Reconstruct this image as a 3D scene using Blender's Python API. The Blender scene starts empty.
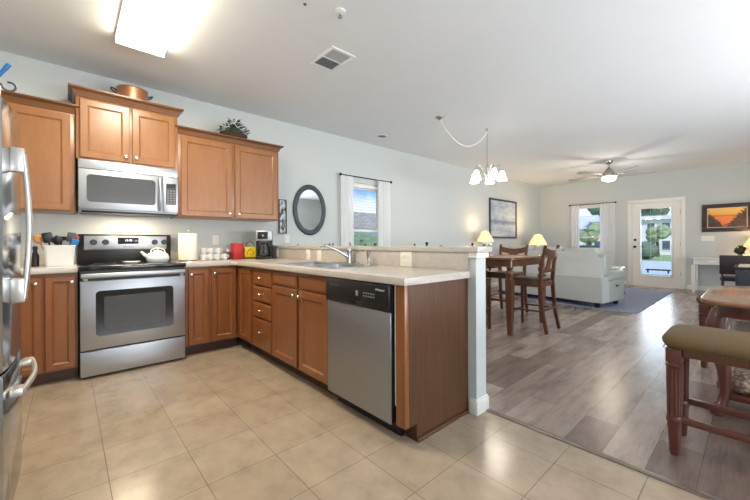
import bpy, bmesh, math, random
from mathutils import Matrix, Vector, noise
C = bpy.context.scene
COL = C.collection
PI = math.pi
rnd = random.Random(7)

def lin(c):
    return tuple(((v/255)/12.92 if v/255 <= .04045 else ((v/255+.055)/1.055)**2.4) for v in c)

# ------------------------------------------------------------------ camera
EYE = 1.1011
cd = bpy.data.cameras.new('camera'); cam = bpy.data.objects.new('camera', cd); COL.objects.link(cam)
cam.location = (0, 0, EYE)
cam.matrix_world = Matrix.Translation((0, 0, EYE)) @ Matrix.Rotation(math.radians(48.0364-90), 4, 'Z') @ Matrix.Rotation(PI/2, 4, 'X') @ Matrix.Rotation(math.radians(-.2655), 4, 'Z')
cd.sensor_width = 36; cd.lens = 341.87*36/750; cd.shift_y = -(250-242.66)/750
cd.clip_start = .02; cd.clip_end = 300
C.camera = cam
# ------------------------------------------------------------------ view, world, sun, daylight and added fill
C.view_settings.view_transform = 'Standard'; C.view_settings.look = 'None'
C.view_settings.gamma = 1; C.view_settings.use_curve_mapping = False
C.view_settings.exposure = 0.1
w = bpy.data.worlds.new('world'); C.world = w; w.use_nodes = True
nt = w.node_tree; nt.nodes.clear()
def N(t, kind, **kw):
    n = t.nodes.new(kind)
    for k, v in kw.items():
        if hasattr(n, k): setattr(n, k, v)
    return n
_o = N(nt, 'ShaderNodeOutputWorld'); _b = N(nt, 'ShaderNodeBackground'); _tc = N(nt, 'ShaderNodeTexCoord')
_s = N(nt, 'ShaderNodeSeparateXYZ'); _r = N(nt, 'ShaderNodeValToRGB'); _n = N(nt, 'ShaderNodeTexNoise'); _m = N(nt, 'ShaderNodeMath', operation='MULTIPLY_ADD')
nt.links.new(_tc.outputs['Generated'], _s.inputs[0]); nt.links.new(_tc.outputs['Generated'], _n.inputs['Vector'])
_n.inputs['Scale'].default_value = 9; _n.inputs['Detail'].default_value = 5
nt.links.new(_n.outputs['Fac'], _m.inputs[0]); _m.inputs[1].default_value = -.12
nt.links.new(_s.outputs['Z'], _m.inputs[2]); nt.links.new(_m.outputs[0], _r.inputs[0])
_e = _r.color_ramp.elements
_e[0].position = 0; _e[0].color = (.80, .88, 1, 1); _e[1].position = .045; _e[1].color = (.72, .84, 1, 1)
_e2 = _e.new(.085); _e2.color = (.20, .42, .86, 1); _e3 = _e.new(.6); _e3.color = (.25, .45, .85, 1)
nt.links.new(_r.outputs[0], _b.inputs[0]); _b.inputs[1].default_value = 1.35
nt.links.new(_b.outputs[0], _o.inputs[0])
def light(name, kind, loc, energy, color=(1, 1, 1), rot=None, to=None, **kw):
    d = bpy.data.lights.new(name, kind); o = bpy.data.objects.new(name, d); COL.objects.link(o)
    o.location = loc; d.energy = energy; d.color = color
    if to is not None: o.rotation_euler = (Vector(to)-Vector(loc)).to_track_quat('-Z', 'Y').to_euler()
    elif rot: o.rotation_euler = rot
    for k, v in kw.items(): setattr(d, k, v)
    return o
light('sun', 'SUN', (0, 0, 20), 3.2, (1, .95, .87), to=(7, 6, 11.5), angle=.02)
# first two: fill added at made-up right-wall openings; last: daylight at the glazed door
light('fill_right_wall_far', 'AREA', (4.4, -2.86, .95), 205, (.92, .96, 1), to=(4.4, 0, 4.4), shape='RECTANGLE', size=2.7, size_y=1.8)
light('fill_right_wall_near', 'AREA', (1.4, -2.86, 1.35), 105, (.95, .97, 1), to=(1.4, 0, 4.2), shape='RECTANGLE', size=2.2, size_y=1.4)
light('daylight_back_door', 'AREA', (10.62, 1.6, 1.1), 14, (.85, .93, 1), to=(0, 1.6, .9), shape='RECTANGLE', size=.56, size_y=1.5)

# ------------------------------------------------------------------ materials
MATS = {}
def newmat(name):
    m = bpy.data.materials.new(name); m.use_nodes = True; t = m.node_tree
    return m, t, t.nodes['Principled BSDF']
def mixcol(t, fac, a, b, mode='MIX'):
    n = t.nodes.new('ShaderNodeMix'); n.data_type = 'RGBA'; n.blend_type = mode
    for s, v in ((n.inputs[0], fac), (n.inputs[6], a), (n.inputs[7], b)):
        if hasattr(v, 'node'): t.links.new(v, s)
        elif isinstance(v, (int, float)): s.default_value = v
        else: s.default_value = (*v, 1)
    return n.outputs[2]
def coords(t, scale=(1, 1, 1), loc=(0, 0, 0), kind='Object'):
    tc = t.nodes.new('ShaderNodeTexCoord'); mp = t.nodes.new('ShaderNodeMapping')
    mp.inputs['Scale'].default_value = scale; mp.inputs['Location'].default_value = loc
    t.links.new(tc.outputs[kind], mp.inputs[0]); return mp.outputs[0]
def noi(t, vec, scale, detail=3, rough=.5):
    n = t.nodes.new('ShaderNodeTexNoise'); t.links.new(vec, n.inputs['Vector'])
    n.inputs['Scale'].default_value = scale; n.inputs['Detail'].default_value = detail; n.inputs['Roughness'].default_value = rough
    return n.outputs['Fac']
def ramp(t, fac, stops):
    n = t.nodes.new('ShaderNodeValToRGB'); t.links.new(fac, n.inputs[0]); e = n.color_ramp.elements
    while len(e) < len(stops): e.new(.5)
    for k, (p, c) in enumerate(stops): e[k].position = p; e[k].color = (*c, 1) if len(c) == 3 else c
    return n.outputs[0]
def bump(t, b, h, strength=.2, dist=.01):
    n = t.nodes.new('ShaderNodeBump'); n.inputs['Strength'].default_value = strength; n.inputs['Distance'].default_value = dist
    t.links.new(h, n.inputs['Height']); t.links.new(n.outputs[0], b.inputs['Normal'])
def plain(name, rgb, rough=.5, metal=0, var=.06, scale=14, emit=None, est=0, bmp=0, coat=0):
    m, t, b = newmat(name); c = lin(rgb)
    f = noi(t, coords(t), scale)
    t.links.new(mixcol(t, f, tuple(v*(1-var) for v in c), tuple(min(1, v*(1+var)) for v in c)), b.inputs['Base Color'])
    b.inputs['Roughness'].default_value = rough; b.inputs['Metallic'].default_value = metal
    if coat: b.inputs['Coat Weight'].default_value = coat; b.inputs['Coat Roughness'].default_value = .15
    if emit: b.inputs['Emission Color'].default_value = (*lin(emit), 1); b.inputs['Emission Strength'].default_value = est
    if bmp: bump(t, b, noi(t, coords(t), scale*12), bmp, .004)
    MATS[name] = m; return m
def wood(name, a, b_, rough=.35, axis='Z', freq=9, coat=.25, gc=.93):
    m, t, b = newmat(name)
    sc = {'Z': (freq, freq, .7), 'X': (.7, freq, freq), 'Y': (freq, .7, freq)}[axis]
    f = noi(t, coords(t, sc), 2.2, 5, .6); g = noi(t, coords(t, tuple(s*6 for s in sc)), 2, 3)
    c = ramp(t, f, [(.3, lin(a)), (.7, lin(b_))])
    g2 = ramp(t, g, [(.35, (gc,)*3), (.6, (1, 1, 1))])
    t.links.new(mixcol(t, 1.0, c, g2, 'MULTIPLY'), b.inputs['Base Color'])
    b.inputs['Roughness'].default_value = rough; b.inputs['Coat Weight'].default_value = coat; b.inputs['Coat Roughness'].default_value = .2
    MATS[name] = m; return m
def brushed(name, rgb, rough=.28, axis='X', metal=1):
    m, t, b = newmat(name); sc = {'X': (1, 60, 60), 'Z': (60, 60, 1), 'Y': (60, 1, 60)}[axis]
    f = noi(t, coords(t, sc), 6, 3); c = lin(rgb)
    t.links.new(mixcol(t, f, tuple(v*.92 for v in c), c), b.inputs['Base Color'])
    t.links.new(ramp(t, f, [(0, (rough*.75,)*3), (1, (rough*1.25,)*3)]), b.inputs['Roughness'])
    b.inputs['Metallic'].default_value = metal
    MATS[name] = m; return m
wallp = plain('wall_paint', (201, 207, 206), .75, var=.015, scale=3, bmp=.05)
ceilp = plain('ceiling_paint', (226, 230, 233), .85, var=.015, scale=3, bmp=.08)
trimp = plain('white_trim', (238, 236, 230), .4, var=.02)
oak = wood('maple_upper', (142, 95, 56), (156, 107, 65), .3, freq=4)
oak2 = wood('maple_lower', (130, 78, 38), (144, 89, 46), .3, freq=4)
oakh = wood('maple_crown', (104, 65, 34), (124, 80, 44), .35, 'X')
cherry = wood('end_panel_wood', (76, 46, 20), (98, 62, 29), .4, freq=12, gc=.8)
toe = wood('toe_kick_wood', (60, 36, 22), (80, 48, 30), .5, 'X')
mahog = wood('mahogany', (80, 42, 32), (104, 60, 44), .28)
mahogx = wood('mahogany_across', (80, 42, 32), (104, 60, 44), .28, 'Y')
brownw = wood('brown_chair_wood', (74, 44, 24), (98, 60, 34), .3)
tabw = wood('brown_table_top', (104, 62, 38), (130, 82, 52), .2, 'X')
steel = brushed('stainless', (190, 194, 199), .42)
steelz = brushed('stainless_vertical', (168, 172, 176), .42, 'Z')
steelf = brushed('fridge_stainless', (190, 193, 196), .14, 'Y')
chrome = plain('chrome', (190, 192, 194), .2, 1)
satin = plain('satin_handle', (206, 204, 198), .38, .85)
brass = plain('antique_brass', (150, 120, 74), .4, .8)
nickel = plain('satin_nickel', (205, 200, 192), .25, 1)
blk = plain('black_plastic', (22, 22, 24), .35)
blkg = plain('black_glass', (16, 16, 18), .08, coat=.5)
greyg = plain('smoked_glass', (74, 76, 78), .2)
dgrey = plain('dark_grey', (70, 72, 74), .4)
white = plain('white_enamel', (240, 240, 238), .2, coat=.3)
offw = plain('off_white', (232, 228, 218), .5)
paperw = plain('paper_towel', (240, 232, 222), .9, bmp=.2)
plate = plain('plate_plastic', (236, 232, 222), .4)
copper = plain('copper', (226, 160, 118), .34, 1)
redp = plain('red_tin', (196, 34, 40), .35)
yelp = plain('yellow_tin', (250, 216, 20), .4)
bluep = plain('blue_plastic', (30, 116, 186), .4)
navyb = plain('dark_blue_glass', (52, 66, 92), .2)
leaf = plain('dark_leaf', (52, 66, 50), .6, var=.4, scale=20)
basketm = plain('dark_basket', (56, 42, 34), .8, var=.3, scale=60)
mirframe = plain('mirror_frame', (58, 70, 78), .45)
mirror = plain('mirror_silver', (235, 238, 240), .02, 1, var=0)
blackm = plain('black_metal', (28, 28, 30), .4, .5)
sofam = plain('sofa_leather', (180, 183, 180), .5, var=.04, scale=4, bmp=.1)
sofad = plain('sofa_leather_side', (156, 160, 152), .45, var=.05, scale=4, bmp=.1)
rugm = plain('rug_pile', (124, 128, 146), .95, var=.15, scale=30, bmp=.4)
cush = plain('beige_cushion', (204, 178, 150), .9, var=.12, scale=40)
darkch = plain('plum_upholstery', (48, 36, 44), .5)
navyc = plain('dark_cabinet_paint', (36, 38, 50), .4)
tan = plain('tan_paper', (226, 208, 180), .7)
greenv = plain('green_glass', (70, 130, 104), .2, coat=.3)
petal = plain('white_petals', (240, 240, 236), .8)
shadem = plain('lamp_shade', (240, 216, 178), .8, emit=(255, 206, 136), est=.85)
shadeg = plain('frosted_glass_lit', (250, 248, 240), .4, emit=(255, 248, 234), est=4.5)
diffm = plain('fluorescent_diffuser', (250, 250, 246), .4, emit=(255, 240, 210), est=21.0)
fanlit = plain('fan_light_glass', (250, 246, 236), .4, emit=(255, 240, 214), est=5.0)
dispm = plain('display_digits', (210, 225, 230), .4, emit=(210, 235, 240), est=.8)
fanw = wood('fan_blade_wood', (140, 132, 124), (166, 158, 150), .4, 'X')
redcl = plain('red_cloth', (140, 66, 52), .9, var=.3, scale=50)
woodsp = plain('wooden_spoon', (190, 136, 84), .6)

def wood_floor():
    m, t, b = newmat('plank_floor'); v = coords(t)
    br = N(t, 'ShaderNodeTexBrick', offset=.37, offset_frequency=2); t.links.new(v, br.inputs['Vector'])
    br.inputs['Scale'].default_value = 1; br.inputs['Brick Width'].default_value = 1.22; br.inputs['Row Height'].default_value = .18
    br.inputs['Mortar Size'].default_value = .0012; br.inputs['Bias'].default_value = 0
    br.inputs['Color1'].default_value = (*lin((112, 96, 87)), 1); br.inputs['Color2'].default_value = (*lin((170, 154, 143)), 1); br.inputs['Mortar'].default_value = (*lin((74, 62, 56)), 1)
    f = noi(t, coords(t, (.8, 3.4, 1)), 3, 6, .65); g = noi(t, coords(t, (3, 30, 1)), 3, 4, .6)
    s1 = ramp(t, f, [(.32, (.62, .58, .56)), (.52, (1, 1, 1)), (.7, (1.2, 1.18, 1.16))]); s2 = ramp(t, g, [(.3, (.86, .85, .84)), (.65, (1.03, 1.03, 1.03))])
    c = mixcol(t, 1.0, mixcol(t, 1.0, br.outputs['Color'], s1, 'MULTIPLY'), s2, 'MULTIPLY')
    t.links.new(c, b.inputs['Base Color']); b.inputs['Roughness'].default_value = .26
    bump(t, b, g, .08, .003); return m
def tile_floor():
    m, t, b = newmat('tile_floor'); v = coords(t, loc=(-.14, -.005, 0))
    br = N(t, 'ShaderNodeTexBrick', offset=0); t.links.new(v, br.inputs['Vector'])
    br.inputs['Scale'].default_value = 1; br.inputs['Brick Width'].default_value = .331; br.inputs['Row Height'].default_value = .3335
    br.inputs['Mortar Size'].default_value = .0022; br.inputs['Mortar Smooth'].default_value = .3
    br.inputs['Color1'].default_value = (*lin((166, 149, 128)), 1); br.inputs['Color2'].default_value = (*lin((174, 157, 136)), 1); br.inputs['Mortar'].default_value = (*lin((112, 96, 80)), 1)
    f = noi(t, coords(t, (1.3, 1, 1)), 5, 8, .68); s = ramp(t, f, [(.3, (.80, .79, .77)), (.5, (1, 1, 1)), (.68, (1.14, 1.13, 1.12))])
    t.links.new(mixcol(t, 1.0, br.outputs['Color'], s, 'MULTIPLY'), b.inputs['Base Color'])
    t.links.new(ramp(t, br.outputs['Fac'], [(0, (.19,)*3), (1, (.7,)*3)]), b.inputs['Roughness'])
    return m
def laminate():
    m, t, b = newmat('counter_laminate')
    f = noi(t, coords(t), 160, 3, .7); g = noi(t, coords(t), 14, 4)
    c = ramp(t, f, [(.32, lin((184, 176, 166))), (.5, lin((199, 192, 184))), (.68, lin((209, 203, 196)))])
    t.links.new(mixcol(t, 1.0, c, ramp(t, g, [(.3, (.93, .92, .9)), (.7, (1.03, 1.03, 1.03))]), 'MULTIPLY'), b.inputs['Base Color'])
    b.inputs['Roughness'].default_value = .28; return m
def glassmat():
    m, t, b = newmat('window_glass'); t.nodes.remove(b); o = t.nodes['Material Output']
    tr = N(t, 'ShaderNodeBsdfTransparent'); gl = N(t, 'ShaderNodeBsdfGlossy'); fr = N(t, 'ShaderNodeFresnel'); mx = N(t, 'ShaderNodeMixShader')
    tr.inputs[0].default_value = (.96, .98, .98, 1); gl.inputs['Roughness'].default_value = .02; fr.inputs[0].default_value = 1.3
    t.links.new(fr.outputs[0], mx.inputs[0]); t.links.new(tr.outputs[0], mx.inputs[1]); t.links.new(gl.outputs[0], mx.inputs[2]); t.links.new(mx.outputs[0], o.inputs[0]); return m
def sheermat():
    m, t, b = newmat('sheer_curtain'); t.nodes.remove(b); o = t.nodes['Material Output']
    di = N(t, 'ShaderNodeBsdfDiffuse'); tl = N(t, 'ShaderNodeBsdfTranslucent'); tr = N(t, 'ShaderNodeBsdfTransparent'); a = N(t, 'ShaderNodeMixShader'); c = N(t, 'ShaderNodeMixShader')
    wv = noi(t, coords(t, (1, 1, .05)), 60)
    t.links.new(ramp(t, wv, [(.3, (.92, .92, .92)), (.7, (.98, .98, .98))]), di.inputs[0]); tl.inputs[0].default_value = (.92, .93, .94, 1)
    a.inputs[0].default_value = .35; c.inputs[0].default_value = .12
    t.links.new(di.outputs[0], a.inputs[1]); t.links.new(tl.outputs[0], a.inputs[2]); t.links.new(a.outputs[0], c.inputs[1]); t.links.new(tr.outputs[0], c.inputs[2]); t.links.new(c.outputs[0], o.inputs[0]); return m
def stoolfab():
    m, t, b = newmat('olive_tweed'); v = coords(t)
    ck = N(t, 'ShaderNodeTexChecker'); t.links.new(v, ck.inputs[0]); ck.inputs['Scale'].default_value = 190
    ck.inputs[1].default_value = (*lin((112, 92, 60)), 1); ck.inputs[2].default_value = (*lin((86, 69, 44)), 1)
    t.links.new(mixcol(t, .35, ck.outputs[0], ramp(t, noi(t, v, 60), [(.3, lin((92, 76, 50))), (.7, lin((118, 98, 66)))])), b.inputs['Base Color'])
    b.inputs['Roughness'].default_value = .85; bump(t, b, ck.outputs[1], .3, .002); return m
def wovenmat():
    m, t, b = newmat('woven_throw'); v = coords(t)
    vo = N(t, 'ShaderNodeTexVoronoi'); t.links.new(v, vo.inputs['Vector']); vo.inputs['Scale'].default_value = 45
    t.links.new(ramp(t, vo.outputs['Distance'], [(.1, lin((214, 204, 190))), (.45, lin((170, 154, 138))), (.7, lin((112, 92, 78)))]), b.inputs['Base Color'])
    b.inputs['Roughness'].default_value = .95; bump(t, b, vo.outputs['Distance'], .5, .004); return m
def sunset():    # local x across -.5..+.5, z up
    m, t, b = newmat('sunset_print'); tc = N(t, 'ShaderNodeTexCoord'); s = N(t, 'ShaderNodeSeparateXYZ'); t.links.new(tc.outputs['Generated'], s.inputs[0])
    base = ramp(t, s.outputs['Z'], [(0, lin((196, 104, 84))), (.3, lin((226, 128, 80))), (.55, lin((232, 140, 60))), (.62, lin((170, 104, 60))), (.66, lin((238, 170, 84))), (1, lin((248, 206, 110)))])
    nz = noi(t, coords(t, (6, 1, 4), kind='Generated'), 2.4, 5, .6)
    ab = N(t, 'ShaderNodeMath', operation='SUBTRACT'); t.links.new(s.outputs['X'], ab.inputs[0]); ab.inputs[1].default_value = .44
    ab2 = N(t, 'ShaderNodeMath', operation='ABSOLUTE'); t.links.new(ab.outputs[0], ab2.inputs[0])
    q = N(t, 'ShaderNodeMath', operation='MULTIPLY_ADD'); t.links.new(ab2.outputs[0], q.inputs[0]); q.inputs[1].default_value = 1.75; t.links.new(nz, q.inputs[2])
    q2 = N(t, 'ShaderNodeMath', operation='SUBTRACT'); t.links.new(q.outputs[0], q2.inputs[0]); t.links.new(s.outputs['Z'], q2.inputs[1])
    mask = ramp(t, q2.outputs[0], [(.42, (0, 0, 0)), (.5, (1, 1, 1))])
    dk = ramp(t, nz, [(.35, lin((38, 36, 34))), (.6, lin((96, 74, 62)))])
    t.links.new(mixcol(t, mask, base, dk), b.inputs['Base Color']); b.inputs['Roughness'].default_value = .3; return m
def seascape():
    m, t, b = newmat('pale_seascape_print'); tc = N(t, 'ShaderNodeTexCoord'); s = N(t, 'ShaderNodeSeparateXYZ'); t.links.new(tc.outputs['Generated'], s.inputs[0])
    base = ramp(t, s.outputs['Z'], [(0, lin((168, 178, 190))), (.3, lin((190, 198, 208))), (.42, lin((120, 134, 152))), (.5, lin((206, 210, 216))), (1, lin((186, 196, 210)))])
    nz = noi(t, coords(t, (1.6, 1, 4), kind='Generated'), 2.2, 6, .6); dk = ramp(t, nz, [(.36, (.62, .65, .72)), (.56, (1, 1, 1))])
    t.links.new(mixcol(t, 1.0, base, dk, 'MULTIPLY'), b.inputs['Base Color']); b.inputs['Roughness'].default_value = .3; return m
def bwprint():
    m, t, b = newmat('black_white_print'); nz = noi(t, coords(t, (1, 1, .6)), 26, 3, .5)
    t.links.new(ramp(t, nz, [(.42, lin((44, 48, 52))), (.55, lin((206, 208, 210)))]), b.inputs['Base Color']); b.inputs['Roughness'].default_value = .4; return m
def shingle(name, a, b_):
    m, t, b = newmat(name); br = N(t, 'ShaderNodeTexBrick'); t.links.new(coords(t), br.inputs['Vector'])
    br.inputs['Scale'].default_value = 1; br.inputs['Brick Width'].default_value = .35; br.inputs['Row Height'].default_value = .16; br.inputs['Mortar Size'].default_value = .012
    br.inputs['Color1'].default_value = (*lin(a), 1); br.inputs['Color2'].default_value = (*lin(b_), 1); br.inputs['Mortar'].default_value = (*lin(tuple(v*.6 for v in a)), 1)
    t.links.new(br.outputs[0], b.inputs['Base Color']); b.inputs['Roughness'].default_value = .9; return m
plankm = wood_floor(); tilem = tile_floor(); lam = laminate(); glassm = glassmat(); sheer = sheermat(); fabm = stoolfab(); woven = wovenmat()
sunm = sunset(); seam = seascape(); bwm = bwprint(); roofm = shingle('grey_shingles', (158, 146, 134), (190, 178, 164)); roofw = shingle('pale_shingles', (208, 208, 206), (226, 226, 224))
sidem = plain('white_siding', (226, 228, 228), .8); hedgem = plain('hedge_leaf', (124, 142, 100), .7, var=.5, scale=6); treem = plain('tree_leaf', (146, 162, 122), .7, var=.5, scale=3); treed = plain('dark_tree_leaf', (96, 116, 94), .7, var=.5, scale=3)
grassm = plain('lawn_grass', (146, 162, 112), .9, var=.3, scale=5); pavem = plain('paving', (198, 202, 208), .8, var=.08, scale=2); winm = plain('house_window_glass', (84, 98, 112), .15); barkm = plain('bark', (92, 74, 58), .9, var=.3)

# ------------------------------------------------------------------ mesh helpers
class MB:
    def __init__(s): s.bm = bmesh.new()
    def _tmp(s, tb):
        me = bpy.data.meshes.new('tmp'); tb.to_mesh(me); tb.free(); s.bm.from_mesh(me); bpy.data.meshes.remove(me); return s
    def box(s, x0, x1, y0, y1, z0, z1, bev=0, seg=2, mat=None):
        tb = bmesh.new(); bmesh.ops.create_cube(tb, size=1)
        for v in tb.verts: v.co = Vector(((x0+x1)/2+v.co.x*(x1-x0), (y0+y1)/2+v.co.y*(y1-y0), (z0+z1)/2+v.co.z*(z1-z0)))
        if bev: bmesh.ops.bevel(tb, geom=list(tb.edges), offset=bev, segments=seg, affect='EDGES', profile=.5)
        if mat is not None: tb.transform(mat)
        return s._tmp(tb)
    def loft(s, loops, cap=True, closed=True):
        vs = [[s.bm.verts.new(p) for p in l] for l in loops]; n = len(loops[0])
        for a, b in zip(vs, vs[1:]):
            for i in range(n if closed else n-1):
                j = (i+1) % n
                try: s.bm.faces.new((a[i], a[j], b[j], b[i]))
                except ValueError: pass
        if cap and closed:
            s.bm.faces.new(list(reversed(vs[0]))); s.bm.faces.new(vs[-1])
        return s
    def lathe(s, prof, c=(0, 0, 0), n=20, axis='Z', cap=True, flute=0, nf=12):
        loops = []
        for r, z in prof:
            l = []
            for k in range(n):
                a = 2*PI*k/n; rr = max(r, .0004)*(1-flute*(.5+.5*math.cos(nf*a)) if flute else 1)
                p = (rr*math.cos(a), rr*math.sin(a), z)
                if axis == 'X': p = (p[2], p[0], p[1])
                if axis == 'Y': p = (p[1], p[2], p[0])
                l.append((c[0]+p[0], c[1]+p[1], c[2]+p[2]))
            loops.append(l)
        return s.loft(loops, cap)
    def tube(s, pts, r, n=8, square=False):
        pts = [Vector(p) for p in pts]; loops = []
        rs = r if isinstance(r, (list, tuple)) else [r]*len(pts)
        up = None
        for i, p in enumerate(pts):
            d = (pts[min(i+1, len(pts)-1)]-pts[max(i-1, 0)]).normalized()
            if up is None: up = Vector((1, 0, 0)) if abs(d.x) < .9 else Vector((0, 1, 0))
            u = (up-d*up.dot(d)).normalized(); v = d.cross(u); up = u
            ph = PI/4 if square else 0; m = 4 if square else n
            loops.append([p+rs[i]*(math.cos(2*PI*k/m+ph)*u+math.sin(2*PI*k/m+ph)*v) for k in range(m)])
        return s.loft(loops)
    def prism(s, poly, z0, z1, bev=0, seg=2):
        tb = bmesh.new(); f = tb.faces.new([tb.verts.new((x, y, z0)) for x, y in poly])
        e = bmesh.ops.extrude_face_region(tb, geom=[f]); bmesh.ops.translate(tb, verts=[v for v in e['geom'] if isinstance(v, bmesh.types.BMVert)], vec=(0, 0, z1-z0))
        bmesh.ops.recalc_face_normals(tb, faces=list(tb.faces))
        if bev:
            es = [e for e in tb.edges if abs(e.verts[0].co.z-e.verts[1].co.z) < 1e-6]
            bmesh.ops.bevel(tb, geom=es, offset=bev, segments=seg, affect='EDGES', profile=.5)
        return s._tmp(tb)
    def ball(s, c, r, sub=2, sc=(1, 1, 1), jit=0, seed=0):
        tb = bmesh.new(); bmesh.ops.create_icosphere(tb, subdivisions=sub, radius=r)
        for v in tb.verts:
            if jit: v.co *= 1+jit*noise.noise(v.co*(2.2/r)+Vector((seed*3.1, seed, 0)))
            v.co = Vector((c[0]+v.co.x*sc[0], c[1]+v.co.y*sc[1], c[2]+v.co.z*sc[2]))
        return s._tmp(tb)
    def leaves(s, c, rad, n, size, rg, sc=(1, 1, 1)):
        for _ in range(n):
            d = Vector((rg.gauss(0, 1), rg.gauss(0, 1), rg.gauss(0, 1))).normalized(); q = Vector(c)+Vector((d.x*sc[0], d.y*sc[1], d.z*sc[2]))*rad*rg.uniform(.75, 1.05)
            a = Vector((rg.gauss(0, 1), rg.gauss(0, 1), rg.gauss(0, 1))).normalized(); b = a.cross(d).normalized()*size*.4; a = a*size
            s.bm.faces.new([s.bm.verts.new(v) for v in (q-a*.5, q+b, q+a*.5, q-b)])
        return s
    def xf(s, m): s.bm.transform(m); return s
def obj(name, mb, mat, parent=None, loc=(0, 0, 0), rot=None, smooth=40, label=None):
    bmesh.ops.recalc_face_normals(mb.bm, faces=list(mb.bm.faces))
    me = bpy.data.meshes.new(name); mb.bm.to_mesh(me); mb.bm.free()
    if smooth:
        for p in me.polygons: p.use_smooth = True
        me.set_sharp_from_angle(angle=math.radians(smooth))
    me.materials.append(mat)
    o = bpy.data.objects.new(name, me); COL.objects.link(o); o.location = loc
    if rot: o.rotation_euler = rot
    if parent: o.parent = parent
    if label: o['label'] = label
    return o
def tag(o, label, cat, group=None, kind=None):
    o['label'] = label; o['category'] = cat
    if group: o['group'] = group
    if kind: o['kind'] = kind
    return o
def thing(name, label, cat, loc=(0, 0, 0), rz=0, group=None):
    o = bpy.data.objects.new(name, None); COL.objects.link(o); o.location = loc; o.rotation_euler = (0, 0, rz); o.empty_display_size = .1
    return tag(o, label, cat, group)
def struct(name, mb, mat, parent=None, **k):
    o = obj(name, mb, mat, parent, **k)
    if not parent: o['kind'] = 'structure'
    return o
def dup(root, loc, rz, label, group=None):
    def cp(o, par):
        c = o.copy(); COL.objects.link(c); c.parent = par
        for ch in [x for x in bpy.data.objects if x.parent == o and x is not c]: cp(ch, c)
        return c
    c = cp(root, None); c.location = loc; c.rotation_euler = (0, 0, rz); c['label'] = label
    if group: c['group'] = group
    return c
def text(name, body, size, mat, parent, loc, rot, shear=0):
    cu = bpy.data.curves.new(name, 'FONT'); cu.body = body; cu.size = size; cu.extrude = .0004; cu.shear = shear; cu.align_x = 'CENTER'
    tmp = bpy.data.objects.new('tmp', cu); COL.objects.link(tmp)
    me = bpy.data.meshes.new_from_object(tmp.evaluated_get(bpy.context.evaluated_depsgraph_get())); bpy.data.objects.remove(tmp)
    me.name = name; me.materials.clear(); me.materials.append(mat)
    o = bpy.data.objects.new(name, me); COL.objects.link(o); o.parent = parent; o.location = loc; o.rotation_euler = rot; return o
def rrect(x0, x1, y0, y1, r, n=6):
    out = []
    for cx, cy, a0 in ((x1-r, y1-r, 0), (x0+r, y1-r, PI/2), (x0+r, y0+r, PI), (x1-r, y0+r, 3*PI/2)):
        for k in range(n+1): a = a0+PI/2*k/n; out.append((cx+r*math.cos(a), cy+r*math.sin(a)))
    return out

# ------------------------------------------------------------------ room shell
W, D, H = 4.295, 10.531, 2.752
XB, YR = -1.0, -2.7
TX = 2.035
struct('floor_kitchen', MB().box(XB-.1, TX, YR-.1, W+.1, -.12, 0), tilem)
struct('floor_living', MB().box(TX, D+.1, YR-.1, W+.1, -.12, 0), plankm)
struct('ceiling', MB().box(XB-.1, D+.1, YR-.1, W+.1, H, H+.12), ceilp)
struct('trim_1', MB().box(TX-.012, TX+.026, YR, 1.19, 0, .006, .0025), plain('threshold_metal', (132, 122, 114), .4, .6))
def wall_x(name, y0, y1, x0, x1, holes):    # wall running along x, with holes (xa, xb, za, zb)
    m = MB(); x = x0
    for xa, xb, za, zb in sorted(holes):
        m.box(x, xa, y0, y1, 0, H); x = xb
        if za > 0: m.box(xa, xb, y0, y1, 0, za)
        m.box(xa, xb, y0, y1, zb, H)
    m.box(x, x1, y0, y1, 0, H); return struct(name, m, wallp)
def wall_y(name, x0, x1, y0, y1, holes):
    m = MB(); y = y0
    for ya, yb, za, zb in sorted(holes):
        m.box(x0, x1, y, ya, 0, H); y = yb
        if za > 0: m.box(x0, x1, ya, yb, 0, za)
        m.box(x0, x1, ya, yb, zb, H)
    m.box(x0, x1, y, y1, 0, H); return struct(name, m, wallp)
wall_x('wall_left', W, W+.14, XB-.14, D+.14, [(3.27, 4.07, .75, 2.07)])
wall_y('wall_far', D, D+.14, YR, W, [(2.55, 3.38, .6, 2.1), (1.13, 2.085, 0, 2.06)])
wall_x('wall_right', YR-.1, YR, XB-.14, D+.14, [(.3, 2.5, .75, 2.15), (3.0, 5.8, .05, 2.15)])  # unseen wall; both openings are added to let fill light in
wall_y('wall_back', XB-.14, XB, YR, W, [])
# pony wall under the breakfast bar
PX0, PX1, PY = 1.934, 2.05, 1.19
struct('wall_peninsula', MB().box(PX0, PX1, PY, W, 0, 1.035), wallp)
struct('trim_2', MB().box(PX0-.016, PX1+.016, PY-.016, 1.24, 1.0, 1.035, .004).box(PX1, PX1+.016, 1.24, W, 1.0, 1.035, .004), trimp)
bb = MB()
for a in ((PX0-.014, PX1+.014, PY-.014, 1.236), (PX1, PX1+.014, 1.236, W)):
    bb.box(*a, 0, .085, .003).box(a[0]+(.004 if a[0] < PX1 else 0), a[1]-.004, a[2]+.004, a[3], .085, .098, .003)
struct('baseboard_peninsula', bb, trimp)
struct('baseboard_left', MB().box(PX1+.02, D, W-.014, W, 0, .1, .004), trimp)
struct('baseboard_far', MB().box(D-.014, D, 2.17, W-.014, 0, .1, .004).box(D-.014, D, YR, 1.045, 0, .1, .004), trimp)
struct('baseboard_right', MB().box(PX1, 2.95, YR, YR+.014, 0, .1, .004).box(5.85, D-.02, YR, YR+.014, 0, .1, .004), trimp)
tag(obj('bar_top', MB().prism(rrect(PX0-.03, PX1+.035, PY-.03, W-.001, .006, 2), 1.0355, 1.071, .003), lam), 'beige laminate bar top along the half wall behind the sink', 'bar top')

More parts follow.
